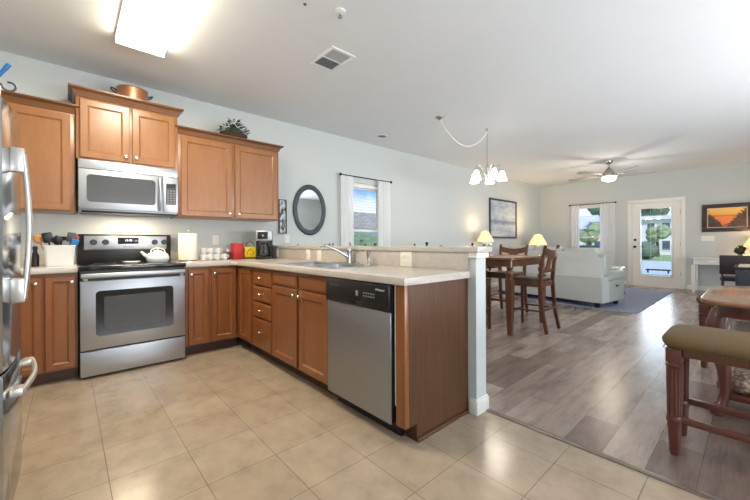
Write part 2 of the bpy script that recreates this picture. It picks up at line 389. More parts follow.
# windows: frame, sashes, glass -----------------------------------------------------------
def window(name, loc, rz, w, h, rail):      # local x across, y depth (0..+.1 outwards), z from sill
    t = bpy.data.objects.new(name, None); COL.objects.link(t); t.location = loc; t.rotation_euler = (0, 0, rz); t['kind'] = 'structure'
    f = MB().box(-w/2, w/2, .03, .12, 0, .045, .004).box(-w/2, w/2, .03, .12, h-.045, h, .004).box(-w/2, -w/2+.045, .03, .12, .045, h-.045, .004).box(w/2-.045, w/2, .03, .12, .045, h-.045, .004)
    obj('window_frame', f, trimp, t)
    s = MB(); s.box(-w/2+.045, w/2-.045, .05, .085, rail-.022, rail+.022, .004)
    for z0, z1, y in ((.045, rail-.022, .05), (rail+.022, h-.045, .075)):
        s.box(-w/2+.045, -w/2+.08, y, y+.03, z0, z1).box(w/2-.08, w/2-.045, y, y+.03, z0, z1)
    s.box(-w/2+.08, w/2-.08, .05, .08, .045, .085).box(-w/2+.08, w/2-.08, .075, .105, h-.085, h-.045)
    obj('sash', s, trimp, t)
    obj('glass', MB().box(-w/2+.08, w/2-.08, .066, .070, .085, rail-.022), glassm, t); obj('glass', MB().box(-w/2+.08, w/2-.08, .088, .092, rail+.022, h-.085), glassm, t)
    obj('window_sill', MB().box(-w/2-.04, w/2+.04, -.045, .03, -.03, -.002, .006), trimp, t)
    return t
window('window_1', (3.66, W, .75), 0, .80, 1.32, .55)
window('window_2', (D, 2.965, .6), -PI/2, .83, 1.5, .62)
# plain frames for the openings added to the unseen right wall for fill
for nm, x0, x1, z0, z1 in (('added_window_3', .3, 2.5, .75, 2.15), ('added_window_4', 3.0, 5.8, .05, 2.15)):
    f = MB().box(x0, x1, YR-.08, YR-.02, z0, z0+.05).box(x0, x1, YR-.08, YR-.02, z1-.05, z1)
    for x in (x0, (x0+x1)/2-.03, x1-.06): f.box(x, x+.06, YR-.08, YR-.02, z0+.05, z1-.05)
    struct(nm, f, trimp)
# slatted blind raised in the upper sash of the left window
bl = thing('window_blind', 'white slatted blind hanging inside the window beyond the oval mirror', 'blind', (3.67, W+.01, 1.30))
m = MB()
for k in range(8): m.box(-.3, .3, -.012, .012, .30+k*.045-.002, .302+k*.045, mat=None)
obj('slat', m, white, bl).__setitem__('kind', 'stuff'); obj('head_rail', MB().box(-.34, .34, -.015, .015, .70, .74, .004), white, bl)

def curtain(name, label, x0, x1, z0, z1, loc, rz, folds, group):
    n = folds*8; a = []; b = []
    for k in range(n+1):
        u = k/n; x = x0+(x1-x0)*u; y = -.012*math.sin(u*folds*2*PI)-.005*math.sin(u*folds*3.3+1)
        a.append((x, y*1.2, z0)); b.append((x, y*.6, z1))
    mid = [((p[0]*.96+q[0]*.04), (p[1]+q[1])/2, (z0+z1)/2) for p, q in zip(a, b)]
    mb = MB().loft([a, mid, b], False, False)
    o = obj(name, mb, sheer, None, loc, (0, 0, rz), 80); tag(o, label, 'curtain', group); return o
def rod(label, p, q, mat, sag=0):
    t = thing('curtain_rod', label, 'curtain rod', p); d = Vector(q)-Vector(p)
    obj('pole', MB().tube([(0, 0, 0), d], .008, 10), mat, t)
    for v in (Vector((0, 0, 0)), d): obj('finial', MB().ball(v, .022, 2), blackm, t)
    wl = Vector((0, 1, 0)) if abs(d.y) < .1 else Vector((1, 0, 0))
    for u in (.06, .94): obj('bracket', MB().tube([d*u, d*u+wl*.085], .006, 6), mat, t)
WY = W-.085
rod('dark rod carrying white curtains at the window past the oval mirror', (3.09, WY, 2.145), (4.165, WY, 2.145), blackm)
curtain('sheer_curtain', 'sheer white curtain left of the window past the oval mirror', 3.09, 3.335, .55, 2.14, (0, WY, 0), 0, 4, None)
curtain('sheer_curtain', 'sheer white curtain right of the window past the oval mirror', 3.865, 4.16, .55, 2.14, (0, WY, 0), 0, 5, None)
WX = D-.085
rod('dark rod carrying white curtains at the window by the glazed door', (WX, 3.47, 2.11), (WX, 2.39, 2.11), blackm)
curtain('sheer_curtain', 'sheer white curtain by the room corner, at the window beside the glazed door', -3.43, -3.22, .12, 2.105, (WX, 0, 0), -PI/2, 4, None)
curtain('sheer_curtain', 'sheer white curtain hanging between the far window and the glazed door', -2.74, -2.40, .12, 2.105, (WX, 0, 0), -PI/2, 5, None)

# glazed back door --------------------------------------------------------------------------
dr = bpy.data.objects.new('door_1', None); COL.objects.link(dr); dr.location = (D, 1.6075, 0); dr.rotation_euler = (0, 0, -PI/2); dr['kind'] = 'structure'
cs = MB(); hw = .4775
for s in (-1, 1): cs.box(min(s*(hw-.01), s*(hw+.065)), max(s*(hw-.01), s*(hw+.065)), -.018, .0, 0, 2.05, .004)
cs.box(-hw-.065, hw+.065, -.018, 0, 2.05, 2.125, .004)
obj('casing', cs, trimp, dr)
jm = MB().box(-hw, -hw+.02, 0, .13, 0, 2.06).box(hw-.02, hw, 0, .13, 0, 2.06).box(-hw+.02, hw-.02, 0, .13, 2.04, 2.06).box(-hw+.02, hw-.02, 0, .13, 0, .015); obj('jamb', jm, trimp, dr)
g0, g1, gz0, gz1 = -.285, .29, .27, 1.90
sl = MB().box(-.455, g0, .02, .062, .018, 2.035).box(g1, .455, .02, .062, .018, 2.035).box(g0, g1, .02, .062, .018, gz0).box(g0, g1, .02, .062, gz1, 2.035)
obj('door_slab', sl, trimp, dr)
lt = MB().box(g0-.035, g0, .008, .024, gz0-.035, gz1+.035, .005).box(g1, g1+.035, .008, .024, gz0-.035, gz1+.035, .005).box(g0, g1, .008, .024, gz0-.035, gz0, .005).box(g0, g1, .008, .024, gz1, gz1+.035, .005)
obj('lite_frame', lt, trimp, dr); obj('glass', MB().box(g0, g1, .038, .043, gz0, gz1), glassm, dr)
gr = MB()
for k in range(1, 10): z = gz0+(gz1-gz0)*k/10; gr.box(g0, g1, .03, .034, z-.0015, z+.0015)
for x in (g0+.19, g0+.385): gr.box(x-.0015, x+.0015, .029, .033, gz0, gz1)
obj('grille', gr, trimp, dr)
obj('door_knob', MB().lathe([(.028, 0), (.028, .006), (.01, .01), (.01, .035), (.026, .045), (.03, .06), (.02, .072), (0, .075)], (0, 0, 0), 14).xf(Matrix.Translation((-.40, .02, .97)) @ Matrix.Rotation(PI/2, 4, 'X')), blackm, dr)
obj('deadbolt', MB().lathe([(.03, 0), (.028, .015), (.008, .02), (.008, .03), (0, .03)], (0, 0, 0), 14).xf(Matrix.Translation((-.40, .02, 1.14)) @ Matrix.Rotation(PI/2, 4, 'X')), blackm, dr)
for z in (.35, 1.05, 1.8): obj('hinge', MB().box(.45, .462, .004, .02, z-.05, z+.05, .003), nickel, dr)

# ------------------------------------------------------------------ outdoors
struct('ground_paving', MB().box(D+.14, 29, -20, 30, -.32, -.2), pavem)
struct('ground_lawn', MB().box(29, 80, -20, 60, -.32, -.18).box(-12, D+.1, W+.2, 40, -.32, -.2), grassm)
def blob_tree(label, x, y, r, h, mt, seed, group):
    t = thing('tree', label, 'tree', (x, y, -.2), 0, group); rg = random.Random(seed)
    obj('trunk', MB().tube([(0, 0, 0), (.05, .03, h*.5), (0, 0, h*.8)], [.16, .12, .06], 8), barkm, t)
    f = MB()
    for _ in range(7):
        c = (rg.uniform(-.6, .6)*r, rg.uniform(-.7, .7)*r, h+rg.uniform(-.45, .5)*r); q = r*rg.uniform(.45, .65)
        f.ball(c, q, 2, jit=.35, seed=seed+_); f.leaves(c, q, 260, r*.14, rg)
    c = obj('foliage', f, mt, t); c['kind'] = 'stuff'
def hedge(label, x, y, lx, ly, h, seed, mt=None):
    f = MB(); rg = random.Random(seed); n = max(2, int(max(lx, ly)/.6))
    for k in range(n):
        u = (k+.5)/n-.5; c = (u*lx*.9+rg.uniform(-.05, .05), u*ly*.9, h*.5); q = h*.55
        f.ball(c, q, 2, (1.1, 1.1, .9), .25, seed+k); f.leaves(c, q, 220, h*.1, rg, (1.1, 1.1, .9))
    o = obj('hedge', f, mt or hedgem, None, (x, y, -.2)); tag(o, label, 'hedge'); return o
def house(label, x, y, wx, wy, h, rh, rm, rz, rows, cols):
    t = thing('house', label, 'house', (x, y, -.2), rz)       # front is local -y
    obj('wall', MB().box(-wx/2, wx/2, -wy/2, wy/2, 0, h), sidem, t)
    r = MB().loft([[(-wx/2-.4, -wy/2-.4, h), (-wx/2-.4, wy/2+.4, h), (-wx/2-.4, 0, h+rh)], [(wx/2+.4, -wy/2-.4, h), (wx/2+.4, wy/2+.4, h), (wx/2+.4, 0, h+rh)]])
    ro = obj('roof', r, rm, t, smooth=0)
    for j in range(rows):
        for k in range(cols):
            cx = -wx/2+wx*(k+.5)/cols; cz = h*(j+.55)/rows
            fr = obj('window', MB().box(cx-.36, cx+.36, -wy/2-.06, -wy/2-.005, cz-.5, cz+.5), trimp, t); obj('pane', MB().box(cx-.28, cx+.28, -wy/2-.075, -wy/2-.061, cz-.42, cz+.42), winm, fr)
    return t
house('white two storey house seen through the glazed door behind trees', 46, 7.3, 9, 8, 3.4, .6, roofw, -PI/2, 2, 8)
house('pale gabled house seen through the far window', 46, 15.6, 6, 8, 2.7, 1.7, roofw, -PI/2, 1, 4)
house('neighbouring house with grey shingle roof outside the window past the mirror', 13, 17, 16, 7, 2.0, 1.25, roofm, 0, 1, 4)
hedge('green hedge below the neighbouring roof outside the left window', 8.0, 9.0, 6, .6, 1.6, 3)
hedge('dark clipped hedge beyond the paving outside the glazed door', 31, 5.8, .8, 1.8, 1.3, 5, treed)
hedge('low green shrubs outside the far window', 24, 7.4, .8, 2.6, 1.1, 8)
g = 'trees behind the white house'
blob_tree('bushy green tree in front of the white house outside the glazed door', 37, 5.5, .75, 1.9, treem, 1, None)
blob_tree('green tree before the pale gabled house outside the far window', 35, 9.9, .9, 2.0, treem, 2, None)
for k, (x, y, r, h) in enumerate(((62, 4, 2.2, 5.6), (62, 10, 2.4, 5.6), (63, 16, 2.2, 6.2), (63, 22.5, 2.6, 6.6))): blob_tree('tall dark tree rising behind the white houses outdoors', x, y, r, h, treed, 20+k, g)
struct('ground_grass_strip', MB().box(14.5, 17, 1, 6, -.2, -.185), grassm)
fn = thing('railing', 'white balcony railing just outside the far window', 'railing', (12.6, 3.5, -.2))
rl = MB().box(-.03, .03, -1.3, .9, 1.12, 1.18, .008); obj('top_rail', rl, dgrey, fn); obj('bottom_rail', MB().box(-.025, .025, -1.3, .9, .15, .2), dgrey, fn)
for k in range(22): y = -1.25+k*.1; obj('baluster', MB().box(-.012, .012, y-.012, y+.012, .2, 1.12), dgrey, fn)
gb = thing('garden_bar', 'low black barrier bar on the paving outside the glazed door', 'barrier', (18, 2.62, -.2))
obj('post', MB().box(-.03, .03, -.3, -.25, 0, .1), blk, gb); obj('post', MB().box(-.03, .03, .35, .4, 0, .1), blk, gb); obj('bar', MB().box(-.03, .03, -.35, .45, .1, .16, .01), blk, gb)

# ------------------------------------------------------------------ kitchen cabinets
def knob(parent, x, z, y):
    return obj('knob', MB().lathe([(.006, 0), (.006, .012), (.014, .017), (.0155, .022), (.012, .028), (0, .03)], (0, 0, 0), 14).xf(Matrix.Translation((x, y, z)) @ Matrix.Rotation(PI/2, 4, 'X')), nickel, parent, label='round satin nickel knob')
def door(parent, name, x0, x1, z0, z1, y, mat, fw=.052, kn=None, t=.02):   # front faces -y
    def L(i, yy): return [(x0+i, yy, z0+i), (x1-i, yy, z0+i), (x1-i, yy, z1-i), (x0+i, yy, z1-i)]
    loops = [L(0, y+t), L(0, y+.004), L(.004, y), L(fw, y), L(fw+.004, y+.004), L(fw+.014, y+.010)] if fw else [L(0, y+t), L(0, y+.008), L(.004, y+.004), L(.011, y+.003), L(.014, y)]
    o = obj(name, MB().loft(loops), mat, parent, smooth=20)
    if kn: knob(o, kn[0], kn[1], y)
    return o
def crown(parent, x0, x1, yf, yb, z0, z1, proj):
    h = z1-z0; pr = [(0, z0), (.006, z0+h*.08), (.012, z0+h*.3), (proj*.45, z0+h*.62), (proj*.92, z0+h*.8), (proj, z0+h*.84), (proj, z1)]
    lo = [[(x0-o, yb, z), (x0-o, yf-o, z), (x1+o, yf-o, z), (x1+o, yb, z)] for o, z in pr]
    return obj('crown_moulding', MB().loft(lo), oakh, parent, smooth=20)
def upper(label, x0, x1, yf, z0, z1, doors, crz, crp=.05):
    t = thing('wall_cabinet', label, 'wall cabinet', (0, 0, 0))
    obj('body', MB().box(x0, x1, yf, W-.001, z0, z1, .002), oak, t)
    for d in doors: door(t, 'door', d[0], d[1], z0+.012, z1-.03, yf-.021, oak, kn=(d[2], z0+.06) if d[2] is not None else None)
    crown(t, x0, x1, yf, W-.001, z1-.012, crz, crp); return t
YU = 3.965
upper('single height wall cabinet beside the fridge with nothing on top', -.72, .052, YU, 1.378, 2.245, [(-.70, -.375, None), (-.355, .022, None)], 2.305)
upper('short wall cabinet above the microwave, copper pot on top', .056, .836, YU-.035, 1.848, 2.40, [(.082, .436, .405), (.456, .81, .487)], 2.465)
upper('wide two door wall cabinet with the plant on top', .840, 1.955, YU, 1.378, 2.245, [(.872, 1.385, 1.35), (1.418, 1.928, 1.453)], 2.305)

YC = W-.61   # face of base cabinets
def carcass(x0, x1, d, top=.872, back=True):    # local, front at y=0
    m = MB().box(x0, x0+.018, .012, d, .10, top).box(x1-.018, x1, .012, d, .10, top).box(x0+.018, x1-.018, d-.012, d, .10, top).box(x0+.018, x1-.018, .012, d-.012, .10, .118)
    return m
def fframe(x0, x1, rails, stiles, z0=.10, z1=.872):
    m = MB().box(x0, x1, 0, .018, z1-.03, z1).box(x0, x1, 0, .018, z0, z0+.03)
    for s in stiles: m.box(s[0], s[1], .0005, .0175, z0+.03, z1-.03)
    for r in rails: m.box(r[0], r[1], .001, .017, r[2], r[3])
    return m
def base(label, loc, rz, x0, x1, d, rails, stiles, toe_x=None):
    t = thing('base_cabinet', label, 'base cabinet', loc, rz)
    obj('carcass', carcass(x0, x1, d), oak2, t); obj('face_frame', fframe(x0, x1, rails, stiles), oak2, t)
    ta = toe_x or (x0, x1)
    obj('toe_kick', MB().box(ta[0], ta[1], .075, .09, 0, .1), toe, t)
    return t
b1 = base('narrow base cabinet with two doors between fridge and range', (0, YC, 0), 0, -.345, .060, .606, [], [(-.345, -.315), (-.155, -.13), (.04, .060)])
door(b1, 'door', -.325, -.152, .115, .845, -.021, oak2, .04, (-.185, .80)); door(b1, 'door', -.133, .046, .115, .845, -.021, oak2, .04, (.022, .80))
b0 = base('base cabinet in the corner behind the fridge', (0, YC, 0), 0, -.98, -.347, .606, [], [(-.98, -.94), (-.38, -.347)])
door(b0, 'door', -.95, -.37, .115, .845, -.021, oak2, .05, (-.42, .80))
b2 = base('base cabinet with two doors right of the range', (0, YC, 0), 0, .838, 1.352, .606, [], [(.838, .872), (1.046, 1.088), (1.335, 1.352)])
door(b2, 'door', .868, 1.052, .115, .845, -.021, oak2, .04, (.893, .80)); door(b2, 'door', 1.080, 1.322, .115, .845, -.021, oak2, .045, (1.105, .80))
XP = 1.355   # face of peninsula cabinets
PD = PX0-.004-XP
# local x = 3.68 - Y
YO = YC
def ly(Y): return YO-Y
b3 = base('corner base cabinet with one narrow door at the peninsula start', (XP, YO, 0), -PI/2, ly(3.683), ly(3.283), PD, [], [(ly(3.683), ly(3.60)), (ly(3.33), ly(3.283))], (ly(3.60), ly(3.283)))
door(b3, 'door', ly(3.640), ly(3.322), .115, .845, -.021, oak2, .045)
b4 = base('base cabinet with a stack of four drawers', (XP, YO, 0), -PI/2, ly(3.281), ly(2.856), PD, [], [(ly(3.281), ly(3.25)), (ly(2.885), ly(2.856))])
for z0, z1 in ((.705, .843), (.553, .693), (.40, .541), (.115, .388)):
    x0, x1 = ly(3.262), ly(2.870)
    dd = door(b4, 'drawer', x0, x1, z0, z1, -.021, oak2, 0); knob(dd, (x0+x1)/2, (z0+z1)/2+(.0 if z1-z0 < .2 else .02), -.021)
b5 = base('sink base cabinet with two doors and two false drawer fronts', (XP, YO, 0), -PI/2, ly(2.854), ly(1.97), PD, [(ly(2.82), ly(2.0), .728, .75)], [(ly(2.854), ly(2.82)), (ly(2.42), ly(2.372)), (ly(2.0), ly(1.97))])
for y0, y1, k in ((2.842, 2.414, 2.44), (2.378, 1.982, 2.352)):
    door(b5, 'drawer_front', ly(y0), ly(y1), .745, .843, -.021, oak2, 0); door(b5, 'door', ly(y0), ly(y1), .115, .730, -.021, oak2, .052, (ly(k), .685))
ep = thing('end_panel', 'dark wood end panel closing the peninsula beside the dishwasher', 'end panel', (0, 0, 0))
obj('panel', MB().box(1.43, PX0-.001, 1.25, 1.268, 0, .872).box(XP+.0155, 1.4299, 1.25, 1.268, .1, .872), cherry, ep)
obj('stile', MB().box(XP-.021, XP+.015, 1.25, 1.318, .1, .872, .003), oak2, ep)
obj('shoe_moulding', MB().box(1.425, PX0-.016, 1.236, 1.2495, 0, .022, .006), cherry, ep)
obj('toe_board', MB().box(1.43, 1.446, 1.27, 1.34, 0, .1), toe, ep)
obj('filler_strip', MB().box(XP-.012, XP+.03, 1.320, 1.334, .2, .87), offw, ep, label='pale filler strip')

# countertops
ct = thing('countertop', 'L shaped beige laminate countertop from the range round to the sink', 'countertop', (0, 0, 0))
z0, z1 = .8725, .914
SX0, SX1, SY0, SY1 = 1.425, 1.815, 2.02, 2.86
XE, YE = 1.31, W-.645
cm = MB()
cm.prism([(.835, YE), (XE-.06, YE), (XE, YE-.06), (XE, 1.228), (SX0, 1.228), (SX0, W-.001), (.835, W-.001)], z0, z1, .004)
cm.box(SX0, SX1, 1.228, SY0, z0, z1, .0).box(SX0, SX1, SY1, W-.001, z0, z1).box(SX1, PX0-.002, 1.228, W-.001, z0, z1)
obj('slab', cm, lam, ct)
obj('backsplash', MB().box(.835, PX0-.04, W-.02, W-.001, z1, 1.016, .003).box(PX0-.018, PX0-.002, 1.241, W-.021, z1, 1.034, .002), lam, ct)
c2 = thing('countertop', 'short beige laminate countertop between fridge and range', 'countertop', (0, 0, 0))
obj('slab', MB().box(XB+.001, .062, YE, W-.001, z0, z1, .004), lam, c2); obj('backsplash', MB().box(XB+.001, .062, W-.02, W-.001, z1, 1.016, .003), lam, c2)

# sink
sk = thing('sink', 'double bowl stainless steel sink set in the peninsula countertop', 'sink', ((SX0+SX1)/2, (SY0+SY1)/2, .914))
hx, hy = (SX1-SX0)/2, (SY1-SY0)/2
def ringloop(x0, x1, y0, y1, r, z): return [(x, y, z) for x, y in rrect(x0, x1, y0, y1, r, 4)]
rim = MB(); rim.box(-hx-.02, -hx+.03, -hy-.02, hy+.02, .0005, .006, .002).box(hx-.055, hx+.02, -hy-.02, hy+.02, .0005, .006, .002)
for y in (-hy-.02, -.025, hy-.03): rim.box(-hx+.03, hx-.055, y, y+.05, .0005, .006, .002)
obj('rim', rim, steel, sk)
for ya, yb in ((-hy+.02, -.018), (.018, hy-.02)):
    x0, x1 = -hx+.02, hx-.045
    lo = [ringloop(x0, x1, ya, yb, .05, .001), ringloop(x0+.005, x1-.005, ya+.005, yb-.005, .05, -.09), ringloop(x0+.02, x1-.02, ya+.02, yb-.02, .05, -.165), ringloop(x0+.05, x1-.05, ya+.05, yb-.05, .04, -.172)]
    m = MB().loft(lo, False); m.bm.faces.new([v for v in list(m.bm.verts)[-len(lo[0]):]])
    b = obj('bowl', m, steel, sk); obj('drain', MB().lathe([(.04, -.1715), (.035, -.169), (.01, -.17), (0, -.17)], ((x0+x1)/2, (ya+yb)/2, 0), 16), chrome, b)
fc = thing('faucet', 'chrome single lever kitchen faucet behind the sink', 'faucet', (1.865, 2.42, .9145))
obj('base_plate', MB().box(-.025, .025, -.12, .12, 0, .012, .005), chrome, fc)
obj('body', MB().lathe([(.026, .012), (.024, .03), (.021, .09), (.022, .105), (.024, .115), (.022, .135), (0, .14)], n=18), chrome, fc)
obj('spout', MB().tube([(-.01, 0, .06), (-.07, .02, .10), (-.15, .05, .145), (-.20, .07, .165), (-.222, .078, .162), (-.23, .082, .14)], [.015, .014, .012, .012, .013, .013], 10), chrome, fc)
obj('lever', MB().tube([(0, 0, .135), (.01, -.01, .16), (-.03, -.05, .185)], [.01, .008, .007], 8), chrome, fc)
sp = thing('side_sprayer', 'small chrome side sprayer beside the kitchen faucet', 'sprayer', (1.87, 2.16, .9145))
obj('base', MB().lathe([(.022, 0), (.022, .008), (.014, .018), (.013, .05), (0, .05)], n=14), chrome, sp); obj('head', MB().tube([(0, 0, .05), (0, 0, .10), (-.03, 0, .115)], [.014, .016, .014], 10), chrome, sp)

# outlets / switches
def wallplate(label, loc, rz, wide, n, cat='outlet'):     # front faces local -y
    t = thing('wall_outlet' if cat == 'outlet' else 'light_switch', label, cat, loc, rz)
    obj('cover_plate', MB().box(-wide/2, wide/2, -.006, 0, -.057, .057, .003), plate, t)
    for k in range(n):
        x = (k-(n-1)/2)*.046
        if cat == 'outlet':
            for z in (-.021, .021): obj('socket', MB().box(x-.012, x+.012, -.0085, -.006, z-.013, z+.013, .003), plate, t)
        else: obj('toggle', MB().box(x-.006, x+.006, -.016, -.006, -.010, .012, .002), plate, t)
wallplate('beige wall outlet above the counter by the red tin', (1.31, W-.0005, 1.14), 0, .075, 1)
PS = PX0-.0185
wallplate('outlet plate under the bar next to the coffee maker', (PS, 3.93, .974), -PI/2, .075, 1)
wallplate('outlet plate under the bar, left of the pair behind the sink', (PS, 3.20, .974), -PI/2, .08, 1)
wallplate('switch plate under the bar, right of the pair behind the sink', (PS, 2.98, .974), -PI/2, .08, 1, 'light switch')
wallplate('double outlet plate under the bar nearest the dishwasher', (PS, 1.775, .974), -PI/2, .118, 2)
wallplate('white switch plate on the wall below left of the oval mirror', (2.235, W-.0005, 1.16), 0, .075, 1, 'light switch')
wallplate('wide white switch plate under the sunset picture', (D-.0005, .70, 1.16), -PI/2, .21, 4, 'light switch')

# ------------------------------------------------------------------ range
rg = thing('range', 'stainless steel electric range with black glass cooktop', 'range', (.069, 3.612, 0))
RW = .758
obj('body', MB().box(0, RW, .03, .66, .03, .895), blk, rg)
obj('foot_panel', MB().box(.02, RW-.02, .05, .07, 0, .03), blk, rg)
obj('warming_drawer', MB().box(.003, RW-.003, 0, .03, .025, .225, .004), steel, rg)
od = obj('oven_door', MB().box(.003, RW-.003, -.008, .03, .238, .800, .006), steel, rg)
obj('window_frame', MB().prism(rrect(.10, RW-.10, .345, .715, .03), 0, .004).xf(Matrix.Translation((0, -.008, 0)) @ Matrix.Rotation(PI/2, 4, 'X')), blkg, od)
obj('window_glass', MB().prism(rrect(.155, RW-.165, .395, .665, .008), 0, .003).xf(Matrix.Translation((0, -.0122, 0)) @ Matrix.Rotation(PI/2, 4, 'X')), greyg, od)
hd = MB().box(.006, RW-.006, -.05, -.02, .823, .862, .01, 3).box(.02, .05, -.03, .01, .80, .85, .004).box(RW-.05, RW-.02, -.03, .01, .80, .85, .004)
obj('handle', hd, steel, od)
obj('vent_trim', MB().box(.003, RW-.003, 0, .03, .805, .895), blk, rg)
obj('cooktop', MB().box(-.002, RW+.002, -.03, .60, .884, .920, .006), blkg, rg)
for x, y, r in ((.19, .14, .11), (.57, .14, .085), (.19, .43, .08), (.57, .43, .11)): obj('burner_ring', MB().lathe([(r, .9202), (r, .9208), (r-.006, .9208), (r-.006, .9202)], (x, y, 0), 32, cap=False), dgrey, rg)
bg = obj('backguard', MB().box(0, RW, .60, .66, .895, 1.195, .006), blk, rg)
ctl = obj('control_panel', MB().box(.045, RW-.04, .592, .60, 1.045, 1.18, .004), steel, bg)
for x in (.115, .205, .61, .695): obj('knob', MB().lathe([(.028, 0), (.026, .02), (.022, .026), (0, .026)], n=16).xf(Matrix.Translation((x, .592, 1.118)) @ Matrix.Rotation(PI/2, 4, 'X')), blk, bg)
obj('display', MB().box(.30, .47, .589, .592, 1.10, 1.165, .001), blkg, bg); text('clock_digits', '12:45', .026, dispm, bg, (.385, .5885, 1.127), (PI/2, 0, 0))
text('logo', 'Whirlpool', .022, dgrey, bg, (.385, .5915, 1.065), (PI/2, 0, 0), .25)

# microwave
mw = thing('microwave', 'stainless steel microwave mounted under the short wall cabinet', 'microwave', (.069, 3.885, 1.395))
obj('body', MB().box(0, .758, .02, .405, 0, .445, .004), steel, mw)
obj('top_grille', MB().box(0, .758, 0, .02, .365, .445, .004), steel, mw)
md = obj('door', MB().box(0, .625, -.012, .02, .012, .36, .006), steel, mw)
obj('window', MB().prism(rrect(.055, .565, .075, .315, .03), 0, .003).xf(Matrix.Translation((0, -.012, 0)) @ Matrix.Rotation(PI/2, 4, 'X')), greyg, md)
obj('handle', MB().tube([(.600, -.012, .03), (.600, -.035, .05), (.600, -.042, .19), (.600, -.035, .32), (.600, -.012, .345)], .013, 10), steel, md)
cp = obj('control_panel', MB().box(.629, .758, -.012, .02, .012, .36, .006), steel, mw); obj('keypad', MB().box(.652, .74, -.0145, -.0118, .09, .30, .002), dgrey, cp); obj('display', MB().box(.658, .734, -.0165, -.0144, .255, .29, .001), blk, cp)
kb = MB()
for i in range(3):
    for j in range(6): kb.box(.661+i*.027, .678+i*.027, -.0165, -.0145, .10+j*.024, .114+j*.024)
obj('key', kb, plain('key_grey', (120, 122, 124), .5), cp)
obj('underside_vent', MB().box(.02, .738, .03, .38, -.012, 0, .003), blk, mw)
text('logo', 'Whirlpool', .024, dgrey, mw, (.42, -.001, .393), (PI/2, 0, 0), .25)
light('microwave_lamp', 'AREA', (.45, 4.05, 1.378), 5.5, (1, .80, .56), rot=(0, 0, 0), shape='RECTANGLE', size=.35, size_y=.08)

# dishwasher
dw = thing('dishwasher', 'stainless dishwasher with black control strip at the peninsula end', 'dishwasher', (XP, 1.962, 0), -PI/2)
dwW = 1.962-1.342
obj('tub', MB().box(.004, dwW-.004, .02, .54, .1, .868), dgrey, dw)
obj('toe_panel', MB().box(.004, dwW-.004, .05, .07, 0, .1), blk, dw)
obj('door_panel', MB().box(.002, dwW-.002, -.035, .018, .095, .712, .006), steelz, dw)
obj('door_edge', MB().box(dwW-.0025, dwW+.002, -.028, .018, .1, .86), blk, dw)
cpn = obj('control_panel', MB().box(.002, dwW-.002, -.048, .018, .716, .866, .008), blk, dw)
obj('vent_slot', MB().box(.05, .16, -.0495, -.0478, .82, .832), dgrey, cpn); obj('latch_recess', MB().box(.22, .40, -.0495, -.0478, .722, .748, .001), blkg, cpn)
bpr = plain('button_print', (150, 152, 154), .5)
for i in range(5):
    for z in (.782, .80): obj('button', MB().box(.40+i*.022, .413+i*.022, -.049, -.0478, z, z+.007), bpr, cpn)
obj('button', MB().box(.33, .352, -.049, -.0478, .78, .812), bpr, cpn)
text('logo', 'Whirlpool', .018, plate, cpn, (.545, -.0485, .828), (PI/2, 0, 0), .25)

# ------------------------------------------------------------------ refrigerator
fr = thing('refrigerator', 'tall stainless steel refrigerator with bottom freezer at the left edge', 'refrigerator', (-.160, 1.85, 0))
FW = .60
obj('body', MB().box(-.72, -.075, 0, FW, .02, 1.655, .006), plain('fridge_side_grey', (176, 174, 174), .45), fr)
obj('grille', MB().box(-.09, -.07, .02, FW-.02, .0, .07), blk, fr)
def fdoor(y0, y1, z0, z1):
    n = 10; lo = []
    for z in (z0, z0+.008, z1-.008, z1):
        ins = .006 if z in (z0, z1) else 0
        l = [(-.07, y0+ins, z)]
        for k in range(n+1):
            u = k/n; yy = y0+ins+(y1-y0-2*ins)*u; c = 1-(2*((yy)/FW)-1)**2
            e = .006*(max(0, 1-u*n*.8)**2+max(0, 1-(1-u)*n*.8)**2)
            l.append((-.012+.012*c-e-ins, yy, z))
        l.append((-.07, y1-ins, z)); lo.append(l)
    return MB().loft(lo)
def bow(pts, wide, thick, flat):      # satin bar handle of oval section along pts; flat = axis index of the wide direction
    lo = []
    for p, q in zip(pts, pts[1:]+[pts[-1]]):
        d = (Vector(q)-Vector(p)) if q is not p else (Vector(pts[-1])-Vector(pts[-2])); d.normalize()
        u = Vector((0, 1, 0)) if flat == 1 else Vector((0, 0, 1)); v = d.cross(u).normalized()
        lo.append([Vector(p)+u*wide*math.cos(2*PI*k/12)+v*thick*math.sin(2*PI*k/12) for k in range(12)])
    return MB().loft(lo)
d1 = obj('door', fdoor(0, FW, .625, 1.65), steelf, fr)
yh = .10
m = bow([(.030+.016*math.sin(PI*k/20), yh, .885+.575*k/20) for k in range(21)], .013, .010, 1)
for z in (.870, 1.385): m.box(-.008, .036, yh-.013, yh+.013, z, z+.098, .008)
obj('handle', m, satin, d1)
fd = obj('freezer_drawer', fdoor(0, FW, .08, .615), steelf, fr)
m = bow([(.026+.022*math.sin(PI*k/20), .055+.50*k/20, .53) for k in range(21)], .013, .010, 2)
for y in (.04, .485): m.box(-.008, .032, y, y+.075, .516, .544, .008)
obj('handle', m, satin, fd)
